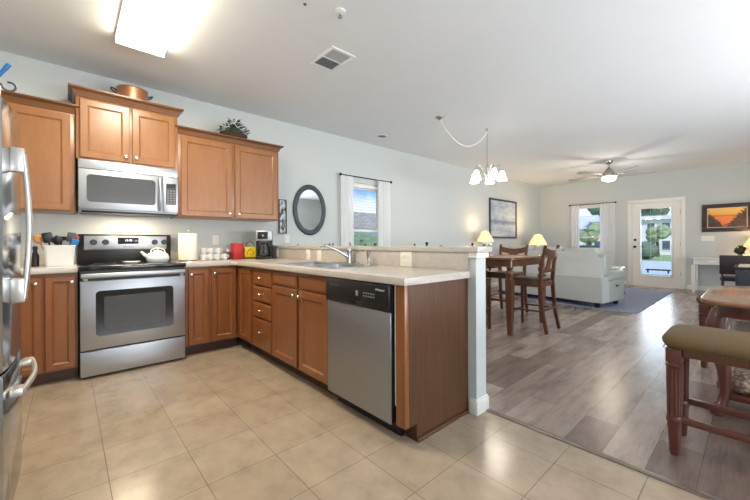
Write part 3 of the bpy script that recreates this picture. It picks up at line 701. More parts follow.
# things on top of the refrigerator
hk = thing('leaf_ornament', 'curled metal ornament with a dark leaf on the fridge top edge', 'ornament', (-.205, 2.02, 1.6555))
obj('stand', MB().lathe([(.03, 0), (.03, .006), (0, .008)], n=12), basketm, hk)
pts = [(.02*math.cos(a)*1.0+.03, .02*math.sin(a*.5), .085+.022*math.sin(a)) for a in [k*.45-PI for k in range(12)]]
obj('curl', MB().tube([(0, 0, .005), (0, 0, .05)]+pts, .004, 6), dgrey, hk)
obj('leaf', MB().loft([[(-.03+.004*s*0, 0, .15-.008*k), (-.03+.01*k*(1 if k < 6 else (11-k)/6)*.5, .012*s, .15-.008*k), (-.03, .02, .15-.008*k)] for k, s in [(i, 1) for i in range(10)]]), leaf, hk)
pc = tag(obj('marker_pen', MB().lathe([(.004, 0), (.006, .01), (.007, .02), (.007, .09), (.008, .092), (.008, .115), (0, .117)], n=10).xf(Matrix.Rotation(.5, 4, 'Y')), bluep, None, (-.222, 1.94, 1.70)), 'blue pen leaning out of the holder on the fridge', 'pen')
cph = tag(obj('pen_holder', MB().lathe([(.03, 0), (.032, .004), (.034, .055), (.031, .055), (.028, .01), (0, .008)], n=16), offw, None, (-.222, 1.94, 1.6555)), 'small pale cup on the fridge holding a blue pen', 'cup')

# ------------------------------------------------------------------ things on the counters
ZC = .9145
cr = thing('utensil_crock', 'white square crock of cooking utensils left of the range', 'crock', (-.05, 3.96, ZC))
lo = [ringloop(-a, a, -a, a, .025, z) for a, z in ((.085, 0), (.09, .01), (.098, .16), (.104, .168), (.104, .178), (.096, .178), (.09, .16), (.08, .012))]
m = MB().loft(lo, True); obj('body', m, white, cr)
def utensil(name, label, mat, x, y, dx, dy, L, head, hm=None):
    t = thing(name, label, 'utensil', (cr.location.x+x, cr.location.y+y, ZC+.014), 0, None)
    e = Vector((dx, dy, L)); obj('shaft', MB().tube([(0, 0, 0), e], .006, 8), mat, t)
    d = e.normalized(); q = Vector((0, 0, 1)).rotation_difference(d).to_matrix().to_4x4()
    h = MB()
    if head == 'spoon': h.ball((0, 0, .03), .033, 2, (1, .35, 1.3))
    elif head == 'tip': h.lathe([(.006, -.01), (.009, 0), (.009, .035), (0, .045)], n=10)
    elif head == 'spat': h.prism(rrect(-.032, .032, 0, .085, .012, 4), -.003, .003, .001).xf(Matrix.Rotation(PI/2, 4, 'X'))
    elif head == 'ladle': h.lathe([(.002, -.02), (.03, -.01), (.04, .02), (.037, .02), (.028, -.006), (.0, -.014)], n=16)
    else: h.prism(rrect(-.024, .024, 0, .06, .01, 4), -.02, .02, .004).xf(Matrix.Rotation(PI/2, 4, 'X'))
    obj('head', h.xf(Matrix.Translation(e) @ q), hm or mat, t)
utensil('spoon', 'wooden spoon leaning left in the white crock', woodsp, -.05, .0, -.07, -.01, .19, 'spoon')
utensil('spatula', 'black slotted spatula standing in the white crock, leftmost black one', blk, -.03, -.03, -.035, -.01, .185, 'spat')
utensil('ladle', 'black round ladle standing tallest in the white crock', blk, .01, .03, .0, .02, .215, 'ladle')
utensil('spoon', 'black cooking spoon in the middle of the white crock', blk, .0, -.04, -.01, -.02, .175, 'spoon')
utensil('spatula', 'dark grey turner behind the blue scoop in the white crock', dgrey, .04, .02, .03, .02, .19, 'spat')
utensil('scoop', 'blue plastic scoop hanging over the right of the white crock', bluep, .055, -.03, .035, -.02, .155, 'cup')
utensil('brush', 'thin red tipped brush at the right of the white crock', woodsp, .06, .03, .05, .01, .20, 'tip', redp)
ms = thing('bottle', 'small black bottle on the counter beside the fridge handle', 'bottle', (-.20, 3.98, ZC))
obj('body', MB().lathe([(.024, 0), (.026, .01), (.026, .09), (.014, .12), (.013, .14), (0, .14)], n=16), blk, ms); obj('cap', MB().lathe([(.016, .14), (.016, .165), (.01, .17), (0, .17)], n=16), blk, ms)

kt = thing('kettle', 'white enamel kettle on the right side of the cooktop', 'kettle', (.655, 3.90, .9215))
obj('body', MB().lathe([(.078, 0), (.092, .012), (.098, .045), (.085, .08), (.055, .098), (.03, .104), (0, .106)], n=28), white, kt)
obj('spout', MB().tube([(-.08, -.02, .05), (-.115, -.03, .075), (-.14, -.035, .105)], [.022, .016, .011], 10), white, kt)
obj('lid', MB().lathe([(.04, .102), (.036, .112), (.008, .116), (.008, .122), (.014, .13), (0, .136)], n=18), white, kt)
obj('handle', MB().tube([(-.06, -.0, .09), (-.055, 0, .12), (0, 0, .142), (.055, 0, .12), (.06, 0, .09)], .006, 8), offw, kt)
sr = tag(obj('spoon_rest', MB().lathe([(.03, 0), (.045, .006), (.055, .02), (.052, .021), (.04, .009), (0, .005)], n=20).xf(Matrix.Diagonal((1.25, .9, 1, 1))), white, None, (.43, 3.78, .9215)), 'small white spoon rest on the cooktop beside the kettle', 'spoon rest')
pt = thing('paper_towel_holder', 'paper towel roll standing on its holder right of the range', 'paper towel', (.945, 4.0, ZC))
obj('base', MB().lathe([(.09, 0), (.09, .008), (.07, .014), (0, .014)], n=24), nickel, pt); obj('rod', MB().lathe([(.006, .014), (.006, .32), (.011, .325), (.011, .335), (0, .34)], n=10), nickel, pt)
obj('roll', MB().lathe([(.02, .016), (.088, .016), (.09, .02), (.09, .29), (.088, .294), (.02, .294)], n=32), paperw, pt)
k = 0
cup = None
def place(o, f, loc, label, group=None):
    if f: o.location = loc; o['label'] = label; return o
    return dup(o, loc, 0, label, group)
def make_cup():
    t = thing('cup', '', 'cup', (0, 0, 0), 0, 'white cups by the paper towels')
    obj('body', MB().lathe([(.022, 0), (.026, .005), (.033, .05), (.034, .066), (.031, .066), (.029, .05), (.02, .008), (0, .007)], n=18), white, t)
    obj('handle', MB().tube([(.029, 0, .05), (.048, 0, .05), (.05, 0, .03), (.028, 0, .02)], .005, 6), white, t); return t
mk = make_cup()
CL = ['front left white cup of the cluster beside the paper towels', 'second white cup in the front row beside the paper towels', 'third white cup in the front row beside the paper towels', 'front right white cup, next to the blue bottle', 'white cup stacked on the front row, upper left', 'white cup stacked on the front row, upper middle', 'white cup stacked on the front row, upper right']
for k, (x, y, z) in enumerate(((1.105, 4.06, 0), (1.185, 4.07, 0), (1.265, 4.08, 0), (1.345, 4.09, 0), (1.12, 4.10, .068), (1.20, 4.10, .068), (1.28, 4.12, .068))):
    place(mk, k == 0, (x, y, ZC+z), CL[k], 'white cups by the paper towels')
bt = thing('bottle', 'small dark blue bottle with white cap beside the white cups', 'bottle', (1.405, 4.16, ZC))
obj('body', MB().lathe([(.026, 0), (.028, .006), (.028, .07), (.012, .09), (0, .09)], n=16), navyb, bt); obj('cap', MB().lathe([(.014, .09), (.014, .118), (0, .12)], n=14), white, bt)
rt = thing('canister', 'tall red canister on the counter by the coffee maker', 'canister', (1.50, 4.13, ZC))
obj('body', MB().prism(rrect(-.058, .058, -.058, .058, .012), 0, .165, .003), redp, rt); obj('lid', MB().prism(rrect(-.061, .061, -.061, .061, .013), .165, .185, .004), redp, rt)
yt = thing('napkin_holder', 'yellow box with black wire handle and bird drawing by coffee maker', 'napkin holder', (1.665, 4.15, ZC), -.3)
obj('tray', MB().box(-.085, .085, -.05, .05, 0, .014, .004), blk, yt); bx = obj('box', MB().prism(rrect(-.066, .066, -.04, .04, .006), .0145, .145, .003), yelp, yt)
obj('wire_handle', MB().tube([(.082*math.cos(a), 0, .012+(.20*math.sin(a)) if 0 else .10*0+.014+.19*math.sin(a)) for a in [PI*k/16 for k in range(17)]], .004, 6), blk, yt)
bird = [(-.035, -.0415, .05), (-.03, -.0415, .085), (-.01, -.0415, .105), (.02, -.0415, .10), (.04, -.0415, .075), (.035, -.0415, .05), (.0, -.0415, .06)]
obj('bird_drawing', MB().tube(bird, .003, 5).tube([(-.02, -.0415, .10), (0, -.0415, .125), (.02, -.0415, .12)], .003, 5), blk, bx)
cf = thing('coffee_maker', 'black and steel coffee maker in the counter corner', 'coffee maker', (1.76, 3.88, ZC), -.5)
cf.location = (1.765, 3.95, ZC)
obj('base', MB().box(-.09, .09, -.12, .12, 0, .03, .006), blk, cf); obj('column', MB().box(-.09, .09, .03, .12, .03, .30, .006), steel, cf)
hdp = obj('head', MB().box(-.09, .09, -.12, .12, .215, .335, .008), steel, cf); obj('control_face', MB().box(-.07, .045, -.1215, -.118, .235, .32, .003), blk, hdp); obj('button', MB().lathe([(.012, 0), (.011, .004), (0, .004)], n=12).xf(Matrix.Translation((-.01, -.1215, .275)) @ Matrix.Rotation(PI/2, 4, 'X')), steel, hdp)
obj('side_panel', MB().box(-.0905, -.07, -.1, .03, .03, .215).box(.07, .0905, -.1, .03, .03, .215), blk, cf)
ca = obj('carafe', MB().lathe([(.045, .034), (.058, .045), (.062, .09), (.05, .14), (.042, .16), (.044, .17), (0, .17)], (0, -.05, 0), 20), greyg, cf); obj('carafe_lid', MB().lathe([(.044, .1705), (.044, .19), (.02, .198), (0, .198)], (0, -.05, 0), 18), blk, ca)
obj('carafe_handle', MB().tube([(0, -.10, .165), (0, -.135, .155), (0, -.135, .09), (0, -.108, .07)], .009, 8), blk, ca)

# little black knobs standing on the bar top
KN = ['tiny black knob on the bar top below the oval mirror', 'left one of two touching black knobs left of the window on the bar', 'right one of two touching black knobs left of the window on the bar', 'tiny black knob on the bar before the left part of the window', 'tiny black knob on the bar before the right part of the window', 'smaller of two black knobs on the bar right of the window curtain', 'taller of two black knobs on the bar right of the window curtain', 'tiny black knob at the near end of the bar top']
kn0 = None
for k, (y, s) in enumerate(((3.625, .8), (2.965, 1), (2.905, 1), (2.39, .8), (2.26, 1), (1.79, .8), (1.668, 1.25), (1.275, 1))):
    if not kn0:
        kn0 = obj('ornament_knob', MB().lathe([(.010, 0), (.010, .003), (.005, .008), (.006, .012), (.013, .020), (.014, .028), (.008, .036), (0, .038)], n=14), blk); o = kn0
    else: o = kn0.copy(); COL.objects.link(o)
    o.location = (2.03, y, 1.0715); o.scale = (s*.7, s*.7, s*.7); tag(o, KN[k], 'ornament', 'black knobs along the bar top')

# on top of the wall cabinets
cpt = thing('copper_pot', 'round copper pot with dark loop handles on the short cabinet', 'pot', (.475, 4.06, 2.4655))
obj('body', MB().lathe([(.118, 0), (.124, .006), (.126, .125), (.13, .128), (.126, .132), (.121, .125), (.118, .01), (0, .008)], n=36), copper, cpt)
for s in (-1, 1): obj('handle', MB().tube([(s*.122, -.035, .085), (s*.15, -.035, .10), (s*.165, -.02, .108), (s*.165, .02, .108), (s*.15, .035, .10), (s*.122, .035, .085)], .006, 8), blackm, cpt)
pl = thing('potted_plant', 'dark leafy plant in a low basket on the wide wall cabinet', 'plant', (1.435, 4.03, 2.3055))
obj('basket', MB().lathe([(.10, 0), (.125, .02), (.13, .06), (.122, .062), (.10, .02), (0, .018)], n=20).xf(Matrix.Diagonal((1.2, .8, 1, 1))), basketm, pl)
f = MB(); rq = random.Random(4)
for k in range(120):
    a = rq.uniform(0, 2*PI); u = rq.random()**.7; R = u*.15; zt = .06+.15*(1-u)+rq.uniform(-.02, .03)
    c = Vector((R*math.cos(a)*1.05, R*math.sin(a)*.75, zt)); d = Vector((math.cos(a), math.sin(a), rq.uniform(-.2, .9))).normalized(); s = d.cross(Vector((0, 0, 1))).normalized(); n_ = s.cross(d)
    L = rq.uniform(.04, .065); f.bm.faces.new([f.bm.verts.new(v) for v in (c, c+d*L*.5+s*L*.28-n_*.004, c+d*L, c+d*L*.5-s*L*.28-n_*.004)])
f.ball((0, 0, .08), .085, 2, (1.2, .8, .8), .4)
fo = obj('foliage', f, leaf, pl, smooth=0); fo['kind'] = 'stuff'

# ------------------------------------------------------------------ left wall
mi = thing('oval_mirror', 'oval mirror in a dark frame on the left wall', 'mirror', (2.592, W-.001, 1.575))
def oval(a, b, n=56): return [(a*math.cos(2*PI*k/n), b*math.sin(2*PI*k/n)) for k in range(n)]
def ringm(loops): return MB().loft([[(x, y, z) for x, z in oval(a, b)] for a, b, y in loops], False)
obj('frame', ringm([(.268, .362, 0), (.270, .364, -.018), (.255, .349, -.032), (.225, .317, -.034), (.205, .297, -.02), (.198, .290, -.012)]), mirframe, mi)
m = MB(); m.bm.faces.new([m.bm.verts.new((x, -.012, z)) for x, z in oval(.199, .291)]); obj('glass', m, mirror, mi, smooth=0)
def picture(name, label, loc, rz, w, h, fw, fmat, pmat, mat_w=0):
    t = thing(name, label, 'picture', loc, rz)
    fm = MB().box(-w/2, w/2, -.035, 0, -h/2, -h/2+fw, .004).box(-w/2, w/2, -.035, 0, h/2-fw, h/2, .004).box(-w/2, -w/2+fw, -.035, 0, -h/2+fw, h/2-fw, .004).box(w/2-fw, w/2, -.035, 0, -h/2+fw, h/2-fw, .004)
    obj('frame', fm, fmat, t)
    if mat_w: obj('mount', MB().box(-w/2+fw, w/2-fw, -.016, -.002, -h/2+fw, h/2-fw), fmat if mat_w < 0 else offw, t)
    q = abs(mat_w); obj('print', MB().box(-w/2+fw+q, w/2-fw-q, -.019 if q else -.014, -.0165 if q else -.002, -h/2+fw+q, h/2-fw-q), pmat, t); return t
picture('framed_picture', 'large pale blue seascape picture in a dark frame on the left wall', (8.25, W-.001, 1.685), 0, 1.38, .98, .045, mirframe, seam)
picture('framed_picture', 'orange sunset lake picture in a wide dark frame', (D-.001, .405, 1.605), -PI/2, .775, .60, .085, plain('dark_brown_frame', (58, 38, 32), .4), sunm, .012)
picture('wall_art', 'narrow black and white picture between cabinet end and oval mirror', (2.165, W-.001, 1.46), 0, .11, .46, .008, mirframe, bwm)

# ------------------------------------------------------------------ ceiling
cl = thing('ceiling_light', 'rectangular fluorescent ceiling light above the kitchen floor', 'ceiling light', (.452, 2.72, H-.001))
obj('housing', MB().box(-.17, .17, -.64, .64, -.025, 0, .004), white, cl)
lo = [ringloop(-a, a, -b, b, .03, z) for a, b, z in ((.16, .63, -.026), (.16, .63, -.05), (.145, .615, -.075), (.12, .59, -.085))]
obj('diffuser', MB().loft(lo), diffm, cl)
obj('end_cap', MB().box(-.168, .168, .631, .643, -.07, -.02, .003), white, cl); obj('end_cap', MB().box(-.168, .168, -.643, -.631, -.07, -.02, .003), white, cl)
light('fluorescent_lamp', 'AREA', (.452, 2.72, H-.095), 22, (1, .90, .74), rot=(0, 0, 0), shape='RECTANGLE', size=.24, size_y=1.15)
vt = thing('air_vent', 'white slatted air vent in the kitchen ceiling', 'air vent', (1.775, 2.54, H-.0005))
fm = MB().box(-.125, .125, -.18, -.15, -.008, 0, .002).box(-.125, .125, .15, .18, -.008, 0, .002).box(-.125, -.095, -.15, .15, -.008, 0, .002).box(.095, .125, -.15, .15, -.008, 0, .002).box(-.095, .095, -.008, .008, -.008, 0); obj('frame', fm, white, vt)
obj('duct', MB().box(-.095, .095, -.15, .15, -.0015, 0), blk, vt)
sm = MB()
for k in range(12):
    for s in (-1, 1):
        y = s*(.018+k*.0115); sm.box(-.094, .094, -.0042, .0042, -.0006, .0006, mat=Matrix.Translation((0, y, -.005)) @ Matrix.Rotation(s*.75, 4, 'X'))
obj('slat', sm, plain('vent_grey', (170, 170, 170), .5), vt)
spk = thing('fire_sprinkler', 'small round white sprinkler head in the kitchen ceiling', 'sprinkler', (1.448, 1.972, H-.0005))
obj('escutcheon', MB().lathe([(0, 0), (.04, 0), (.038, -.006), (.02, -.012), (0, -.012)], n=20), white, spk); obj('head', MB().lathe([(.009, -.012), (.009, -.03), (.004, -.034), (.004, -.045), (.016, -.046), (.016, -.049), (0, -.05)], n=14), chrome, spk)
tag(obj('ceiling_sensor', MB().lathe([(0, 0), (.012, 0), (.01, -.006), (0, -.008)], n=12), dgrey, None, (1.225, 2.074, H-.0005)), 'tiny grey dot sensor in the ceiling beside the sprinkler', 'sensor')
rl_ = thing('recessed_vent', 'small dark recessed fitting in the ceiling near the left wall', 'ceiling fitting', (3.63, 3.86, H-.0005))
obj('ring', MB().lathe([(.085, 0), (.085, -.006), (.065, -.008), (.06, 0)], n=24, cap=False), white, rl_); obj('insert', MB().lathe([(0, -.001), (.062, -.001), (.06, -.003), (0, -.004)], n=24), dgrey, rl_)

# swag chandelier
CX, CY = 4.556, 2.611
ch = thing('chandelier', 'lit five arm chandelier with frosted glass shades above the dining table', 'chandelier', (CX, CY, 2.0))
silver = plain('brushed_silver', (190, 188, 182), .3, .9)
hub = MB().lathe([(0, -.03), (.012, -.025), (.018, -.01), (.03, .01), (.035, .04), (.02, .07), (.014, .12), (.022, .16), (.026, .19), (.012, .23), (.006, .28), (0, .285)], n=20); obj('hub', hub, silver, ch)
for k in range(5):
    a = 2*PI*k/5+.35; u = Vector((math.cos(a), math.sin(a), 0))
    pts = [u*.02+Vector((0, 0, .07)), u*.07+Vector((0, 0, .13)), u*.12+Vector((0, 0, .20)), u*.165+Vector((0, 0, .215)), u*.20+Vector((0, 0, .19)), u*.207+Vector((0, 0, .15))]
    ar = obj('arm', MB().tube(pts, .007, 8), silver, ch); c = u*.207
    obj('cup', MB().lathe([(.018, .13), (.024, .135), (.02, .155), (0, .158)], c, 14), silver, ar)
    obj('shade', MB().lathe([(.022, .131), (.032, .115), (.043, .075), (.052, .035), (.070, -.008), (.067, -.008), (.049, .035), (.039, .075), (.018, .125)], c, 22), shadeg, ar)
    light('chandelier_bulb', 'POINT', (CX+c.x, CY+c.y, 1.96), 4.0, (1, .90, .76), shadow_soft_size=.04)
obj('chain', MB().tube([(0, 0, .285), (0, 0, H-2.0-.04)], .006, 6), silver, ch)
obj('ceiling_hook', MB().lathe([(.014, -.002), (.014, -.012), (.005, -.018), (.005, -.045), (0, -.045)], (0, 0, H-2.0), 12), silver, ch)
A = Vector((3.653-CX, 2.77-CY, H-2.0-.04)); B = Vector((0, 0, H-2.0-.05)); pts = []
for k in range(17): u = k/16; p = A.lerp(B, u); p.z -= .27*4*u*(1-u); pts.append(p)
obj('swag_chain', MB().tube(pts, .0075, 6), plain('white_cord', (226, 224, 220), .5), ch)
obj('canopy', MB().lathe([(0, -.002), (.062, -.002), (.06, -.012), (.03, -.03), (.01, -.045), (0, -.046)], (A.x, A.y, H-2.0), 20), silver, ch)

# ceiling fan
FX, FY = 8.25, 2.0
cfan = thing('ceiling_fan', 'brushed nickel five blade ceiling fan with a lit bowl light', 'ceiling fan', (FX, FY, 2.35))
obj('canopy', MB().lathe([(0, H-2.351), (.07, H-2.351), (.068, H-2.38), (.03, H-2.42), (0, H-2.42)], n=22), nickel, cfan)
obj('downrod', MB().lathe([(.013, .25), (.013, H-2.41), (0, H-2.41)], n=12), nickel, cfan)
obj('motor', MB().lathe([(0, .27), (.03, .265), (.06, .22), (.12, .15), (.15, .11), (.15, .085), (.13, .07), (0, .065)], n=28), nickel, cfan)
obj('light_bowl', MB().lathe([(.125, .064), (.128, .04), (.11, .012), (.07, -.008), (0, -.014)], n=28), fanlit, cfan)
for k in range(5):
    a = math.radians(48.04-90)+math.radians(-20+72*k)
    mtx = Matrix.Rotation(a, 4, 'Z') @ Matrix.Translation((0, 0, .12)) @ Matrix.Rotation(.2, 4, 'X')
    bl_ = obj('blade', MB().prism([(.24, -.05), (.70, -.075), (.78, -.05), (.80, 0), (.78, .05), (.70, .07), (.24, .05)], -.004, .004).xf(mtx), fanw, cfan, smooth=0)
    obj('blade_iron', MB().box(.12, .28, -.02, .02, .005, .012, .002).xf(mtx), nickel, bl_)
light('fan_bulb', 'POINT', (FX, FY, 2.26), 26, (1, .86, .70), shadow_soft_size=.1)

# ------------------------------------------------------------------ dining set
def taper(p0, p1, r0, r1): return MB().tube([p0, p1], [r0, r1], square=True)
TX0, TX1, TY0, TY1, TZ = 3.83, 4.87, 1.88, 2.88, .915
tb = thing('dining_table', 'square brown counter height dining table with turned legs', 'table', ((TX0+TX1)/2, (TY0+TY1)/2, 0))
a, b = (TX1-TX0)/2, (TY1-TY0)/2
obj('tabletop', MB().prism(rrect(-a, a, -b, b, .04, 4), TZ-.03, TZ, .006, 3), tabw, tb)
obj('apron', MB().box(-a+.07, a-.07, -b+.05, -b+.07, TZ-.11, TZ-.031).box(-a+.07, a-.07, b-.07, b-.05, TZ-.11, TZ-.031).box(-a+.05, -a+.07, -b+.07, b-.07, TZ-.11, TZ-.031).box(a-.07, a-.05, -b+.07, b-.07, TZ-.11, TZ-.031), brownw, tb)
for sx in (-1, 1):
    for sy in (-1, 1):
        c = (sx*(a-.065), sy*(b-.065), 0)
        lm = MB().lathe([(.034, TZ-.032), (.034, TZ-.115), (.045, TZ-.125), (.03, TZ-.14), (.05, TZ-.17), (.048, TZ-.20), (.028, TZ-.235), (.04, TZ-.245), (.04, TZ-.26)], c, 16)
        lm.tube([(c[0], c[1], TZ-.255), (c[0], c[1], .35), (c[0], c[1], 0)], [.058, .05, .032], square=True); obj('leg', lm, brownw, tb)
def make_chair():
    t = thing('dining_chair', '', 'chair', (0, 0, 0), 0, 'counter height chairs at the dining table')
    for s in (-1, 1):
        obj('leg', MB().tube([(s*.195, .185, 0), (s*.195, .185, .55)], [.020, .027], square=True), brownw, t)
        obj('rear_post', MB().tube([(s*.21, -.27, 0), (s*.205, -.22, .25), (s*.20, -.195, .6), (s*.207, -.215, .85), (s*.22, -.265, 1.06)], [.024, .026, .028, .026, .02], square=True), brownw, t)
    obj('seat_frame', MB().box(-.20, .20, .165, .20, .55, .615, .004).box(-.18, .18, -.205, -.18, .55, .615).box(-.215, -.19, -.17, .20, .55, .615, .004).box(.19, .215, -.17, .20, .55, .615, .004), brownw, t)
    obj('seat', MB().prism(rrect(-.225, .225, -.165, .215, .03, 4), .6155, .645, .01, 3), brownw, t)
    lo = []
    for k in range(9):
        u = k/8*2-1; y = -.255-.02*(1-u*u); zz = 1.03-.035*(1-u*u); lo.append([(u*.205, y-.011, zz-.085), (u*.205, y+.011, zz-.085), (u*.205, y+.006, zz), (u*.205, y-.014, zz)])
    obj('crest_rail', MB().loft(lo), brownw, t)
    obj('lower_rail', MB().box(-.19, .19, -.212, -.192, .72, .77, .004), brownw, t)
    obj('splat', MB().loft([[(-q, y-.006, z), (q, y-.006, z), (q, y+.006, z), (-q, y+.006, z)] for q, y, z in ((.075, -.204, .765), (.06, -.228, .86), (.09, -.262, .965))]), brownw, t)
    obj('stretcher', MB().box(-.18, .18, .175, .195, .20, .235, .003), brownw, t); obj('stretcher', MB().box(-.19, .19, -.235, -.215, .26, .29, .003), brownw, t)
    for s in (-1, 1): obj('stretcher', MB().tube([(s*.196, .17, .26), (s*.204, -.21, .26)], .014, square=True), brownw, t)
    return t
ch0 = make_chair()
ch0.location = (4.43, 1.935, 0); ch0.rotation_euler = (0, 0, math.radians(2)); ch0['label'] = 'brown counter chair nearest the sofa back, its tall posts in full view'
dup(ch0, (3.80, 2.46, 0), -PI/2, 'brown counter chair partly hidden behind the half wall end')
dup(ch0, (5.08, 2.60, 0), PI/2, 'brown counter chair across the table, only its backrest showing')
vs = thing('flower_vase', 'small green vase of white flowers on the dining table', 'vase', (4.42, 2.55, TZ+.0005))
obj('vase', MB().lathe([(.03, 0), (.04, .01), (.045, .06), (.038, .1), (.042, .115), (.037, .115), (.03, .08), (0, .01)], n=18), greenv, vs)
f = MB(); q = random.Random(9)
for k in range(9): f.ball((q.uniform(-.05, .05), q.uniform(-.05, .05), .14+q.uniform(-.01, .04)), .018, 1, jit=.4, seed=k)
obj('blossoms', f, petal, vs)['kind'] = 'stuff'; f = MB().leaves((0, 0, .12), .06, 30, .05, q); obj('leaves', f, treem, vs, smooth=0)['kind'] = 'stuff'

# ------------------------------------------------------------------ living area
tag(obj('area_rug', MB().prism(rrect(6.42, 9.75, 1.2, 3.62, .02, 3), 0, .012, .004), rugm), 'blue grey rug on the plank floor beyond the sofa', 'rug')
sf = thing('sofa', 'large light grey leather recliner sofa seen from behind', 'sofa', (6.41, 1.66, .0125), math.radians(-9.5))
SL = 2.0      # local y along length, local x depth to +x
def pillowbox(x0, x1, y0, y1, z0, z1, bev): return MB().box(x0, x1, y0, y1, z0, z1, bev, 4)
lo = []
for k in range(13):
    u = k/12; y = .0+SL*u; bul = .012*math.sin(u*7)*math.sin(u*13); e = .02*(1 if k in (0, 12) else 0)
    lo.append([(e, y, .085), (.0+e+bul*.6, y, .30), (-.026+e+bul*1.5, y, .50), (.004+e, y, .512), (.035+e, y, .80), (.065+e, y, .885), (.12, y, .915-e), (.2, y, .90-e), (.27, y, .80), (.27, y, .085)])
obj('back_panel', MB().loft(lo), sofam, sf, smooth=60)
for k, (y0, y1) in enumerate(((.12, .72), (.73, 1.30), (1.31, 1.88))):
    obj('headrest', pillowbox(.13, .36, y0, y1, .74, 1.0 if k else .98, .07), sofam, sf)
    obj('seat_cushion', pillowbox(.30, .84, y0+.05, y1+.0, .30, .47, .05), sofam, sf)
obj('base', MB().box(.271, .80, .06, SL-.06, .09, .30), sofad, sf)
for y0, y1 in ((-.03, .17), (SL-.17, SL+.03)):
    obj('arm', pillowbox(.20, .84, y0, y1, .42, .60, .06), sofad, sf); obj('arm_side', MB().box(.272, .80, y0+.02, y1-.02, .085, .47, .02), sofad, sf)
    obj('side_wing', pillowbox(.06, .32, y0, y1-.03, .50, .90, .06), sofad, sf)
obj('recline_lever', MB().box(.46, .56, -.025, -.009, .33, .36, .006), blk, sf)
for x in (.08, .72):
    for y in (.1, SL-.1): obj('foot', MB().box(x-.03, x+.03, y-.03, y+.03, 0.0, .09), blk, sf)
cu = obj('throw_cushion', MB().ball((0, 0, 0), .2, 3, (1, .35, .9)), cush, None, (7.12, 1.93, .70), (.35, 0, .9)); tag(cu, 'beige throw cushion at the near end of the grey sofa', 'cushion')
for v in cu.data.vertices: v.co.x = math.copysign(abs(v.co.x/.2)**.6*.2, v.co.x); v.co.z = math.copysign(abs(v.co.z/.18)**.6*.18, v.co.z)
def side_table(label, loc, w, d, h, curved, topm, mat):
    t = thing('side_table', label, 'table', loc)
    obj('tabletop', MB().prism(rrect(-w/2, w/2, -d/2, d/2, .03, 4), h-.025, h, .005), topm, t); obj('apron', MB().box(-w/2+.04, w/2-.04, -d/2+.04, d/2-.04, h-.09, h-.0255, .003), mat, t)
    for sx in (-1, 1):
        for sy in (-1, 1):
            x, y = sx*(w/2-.05), sy*(d/2-.05)
            if curved: pts = [(x, y, h-.09), (x+sx*.02, y+sy*.02, h-.17), (x-sx*.005, y-sy*.005, h*.45), (x-sx*.012, y-sy*.012, .12), (x+sx*.03, y+sy*.03, .01), (x+sx*.04, y+sy*.04, 0)]; r = [.03, .032, .02, .014, .02, .02]
            else: pts = [(x, y, h-.09), (x, y, 0)]; r = [.025, .018]
            obj('leg', MB().tube(pts, r, 8), mat, t)
    return t
dkw = wood('dark_table_wood', (46, 28, 24), (66, 42, 34), .25)
side_table('dark curved leg side table at the near end of the grey sofa', (8.45, 2.08, .0125), .55, .5, .56, True, white, dkw)  # white top paints in the light reflected off a dark tabletop
side_table('end table in the far room corner under the table lamp', (8.9, 3.92, 0), .55, .5, .62, False, dkw, dkw)
side_table('end table by the left wall under the lamp beside the bar end', (7.0, 4.02, 0), .5, .45, .62, False, dkw, dkw)
def table_lamp(label, loc, rb, rt, h0, h1, energy):
    t = thing('table_lamp', label, 'lamp', loc)
    obj('base', MB().lathe([(.07, 0), (.075, .01), (.03, .03), (.02, .06), (.06, .14), (.065, .2), (.03, .27), (.014, .30), (.012, h0+.05), (0, h0+.05)], n=20), nickel, t)
    m = MB().lathe([(rb, h0), (rb*.8+rt*.2, h0+(h1-h0)*.3), (rt*1.15, h0+(h1-h0)*.75), (rt, h1), (rt-.004, h1), (rb*.8+rt*.2-.004, h0+(h1-h0)*.3), (rb-.004, h0)], n=26, cap=False); obj('shade', m, shadem, t)
    obj('finial', MB().lathe([(.01, h1-.02), (.004, h1), (.012, h1+.015), (0, h1+.03)], n=10), nickel, t)
    light('lamp_bulb', 'POINT', (loc[0], loc[1], loc[2]+h1-.03), energy, (1, .70, .38), shadow_soft_size=.05)
table_lamp('lit table lamp with pleated shade in the far room corner', (9.0, 3.74, .6205), .215, .085, .40, .67, 34)
table_lamp('lit table lamp seen just past the near end of the bar', (6.85, 3.98, .6205), .18, .075, .49, .71, 14)

# white desk, chair, cabinet and lamp at the far right
dk = thing('desk', 'white desk against the far wall under the sunset picture', 'desk', (9.97, .92, 0), -PI/2)   # local x -> -Y, local y -> +X
obj('desktop', MB().box(-.02, 1.12, -.02, .54, .725, .75, .004), white, dk); obj('apron', MB().box(.03, 1.07, .02, .50, .60, .7245, .003), white, dk)
obj('drawer', MB().box(.25, .85, .006, .0195, .615, .71, .003), white, dk)
for x in (.03, 1.07):
    for y in (.03, .48): obj('leg', MB().tube([(x, y, .60), (x, y, .12), (x, y, 0)], [.05, .045, .028], square=True), white, dk)
oc = thing('desk_chair', 'dark plum backed chair standing in front of the white desk', 'chair', (8.55, .42, 0), -PI/2)
oc.location = (8.3, .20, 0)
obj('backrest', MB().box(-.21, .21, -.06, .0, .54, .86, .012, 3), darkch, oc); obj('seat', MB().box(-.21, .21, .0, .42, .42, .49, .03, 3), darkch, oc)
for s in (-1, 1): obj('leg', MB().tube([(s*.18, .38, .42), (s*.19, .40, 0)], .014, 8), chrome, oc); obj('leg', MB().tube([(s*.18, -.02, .55), (s*.18, .02, .42), (s*.19, -.01, 0)], .014, 8), chrome, oc)
cb = thing('cabinet', 'low dark cabinet with pale papers on top at the right edge', 'cabinet', (7.3, -.03, 0))
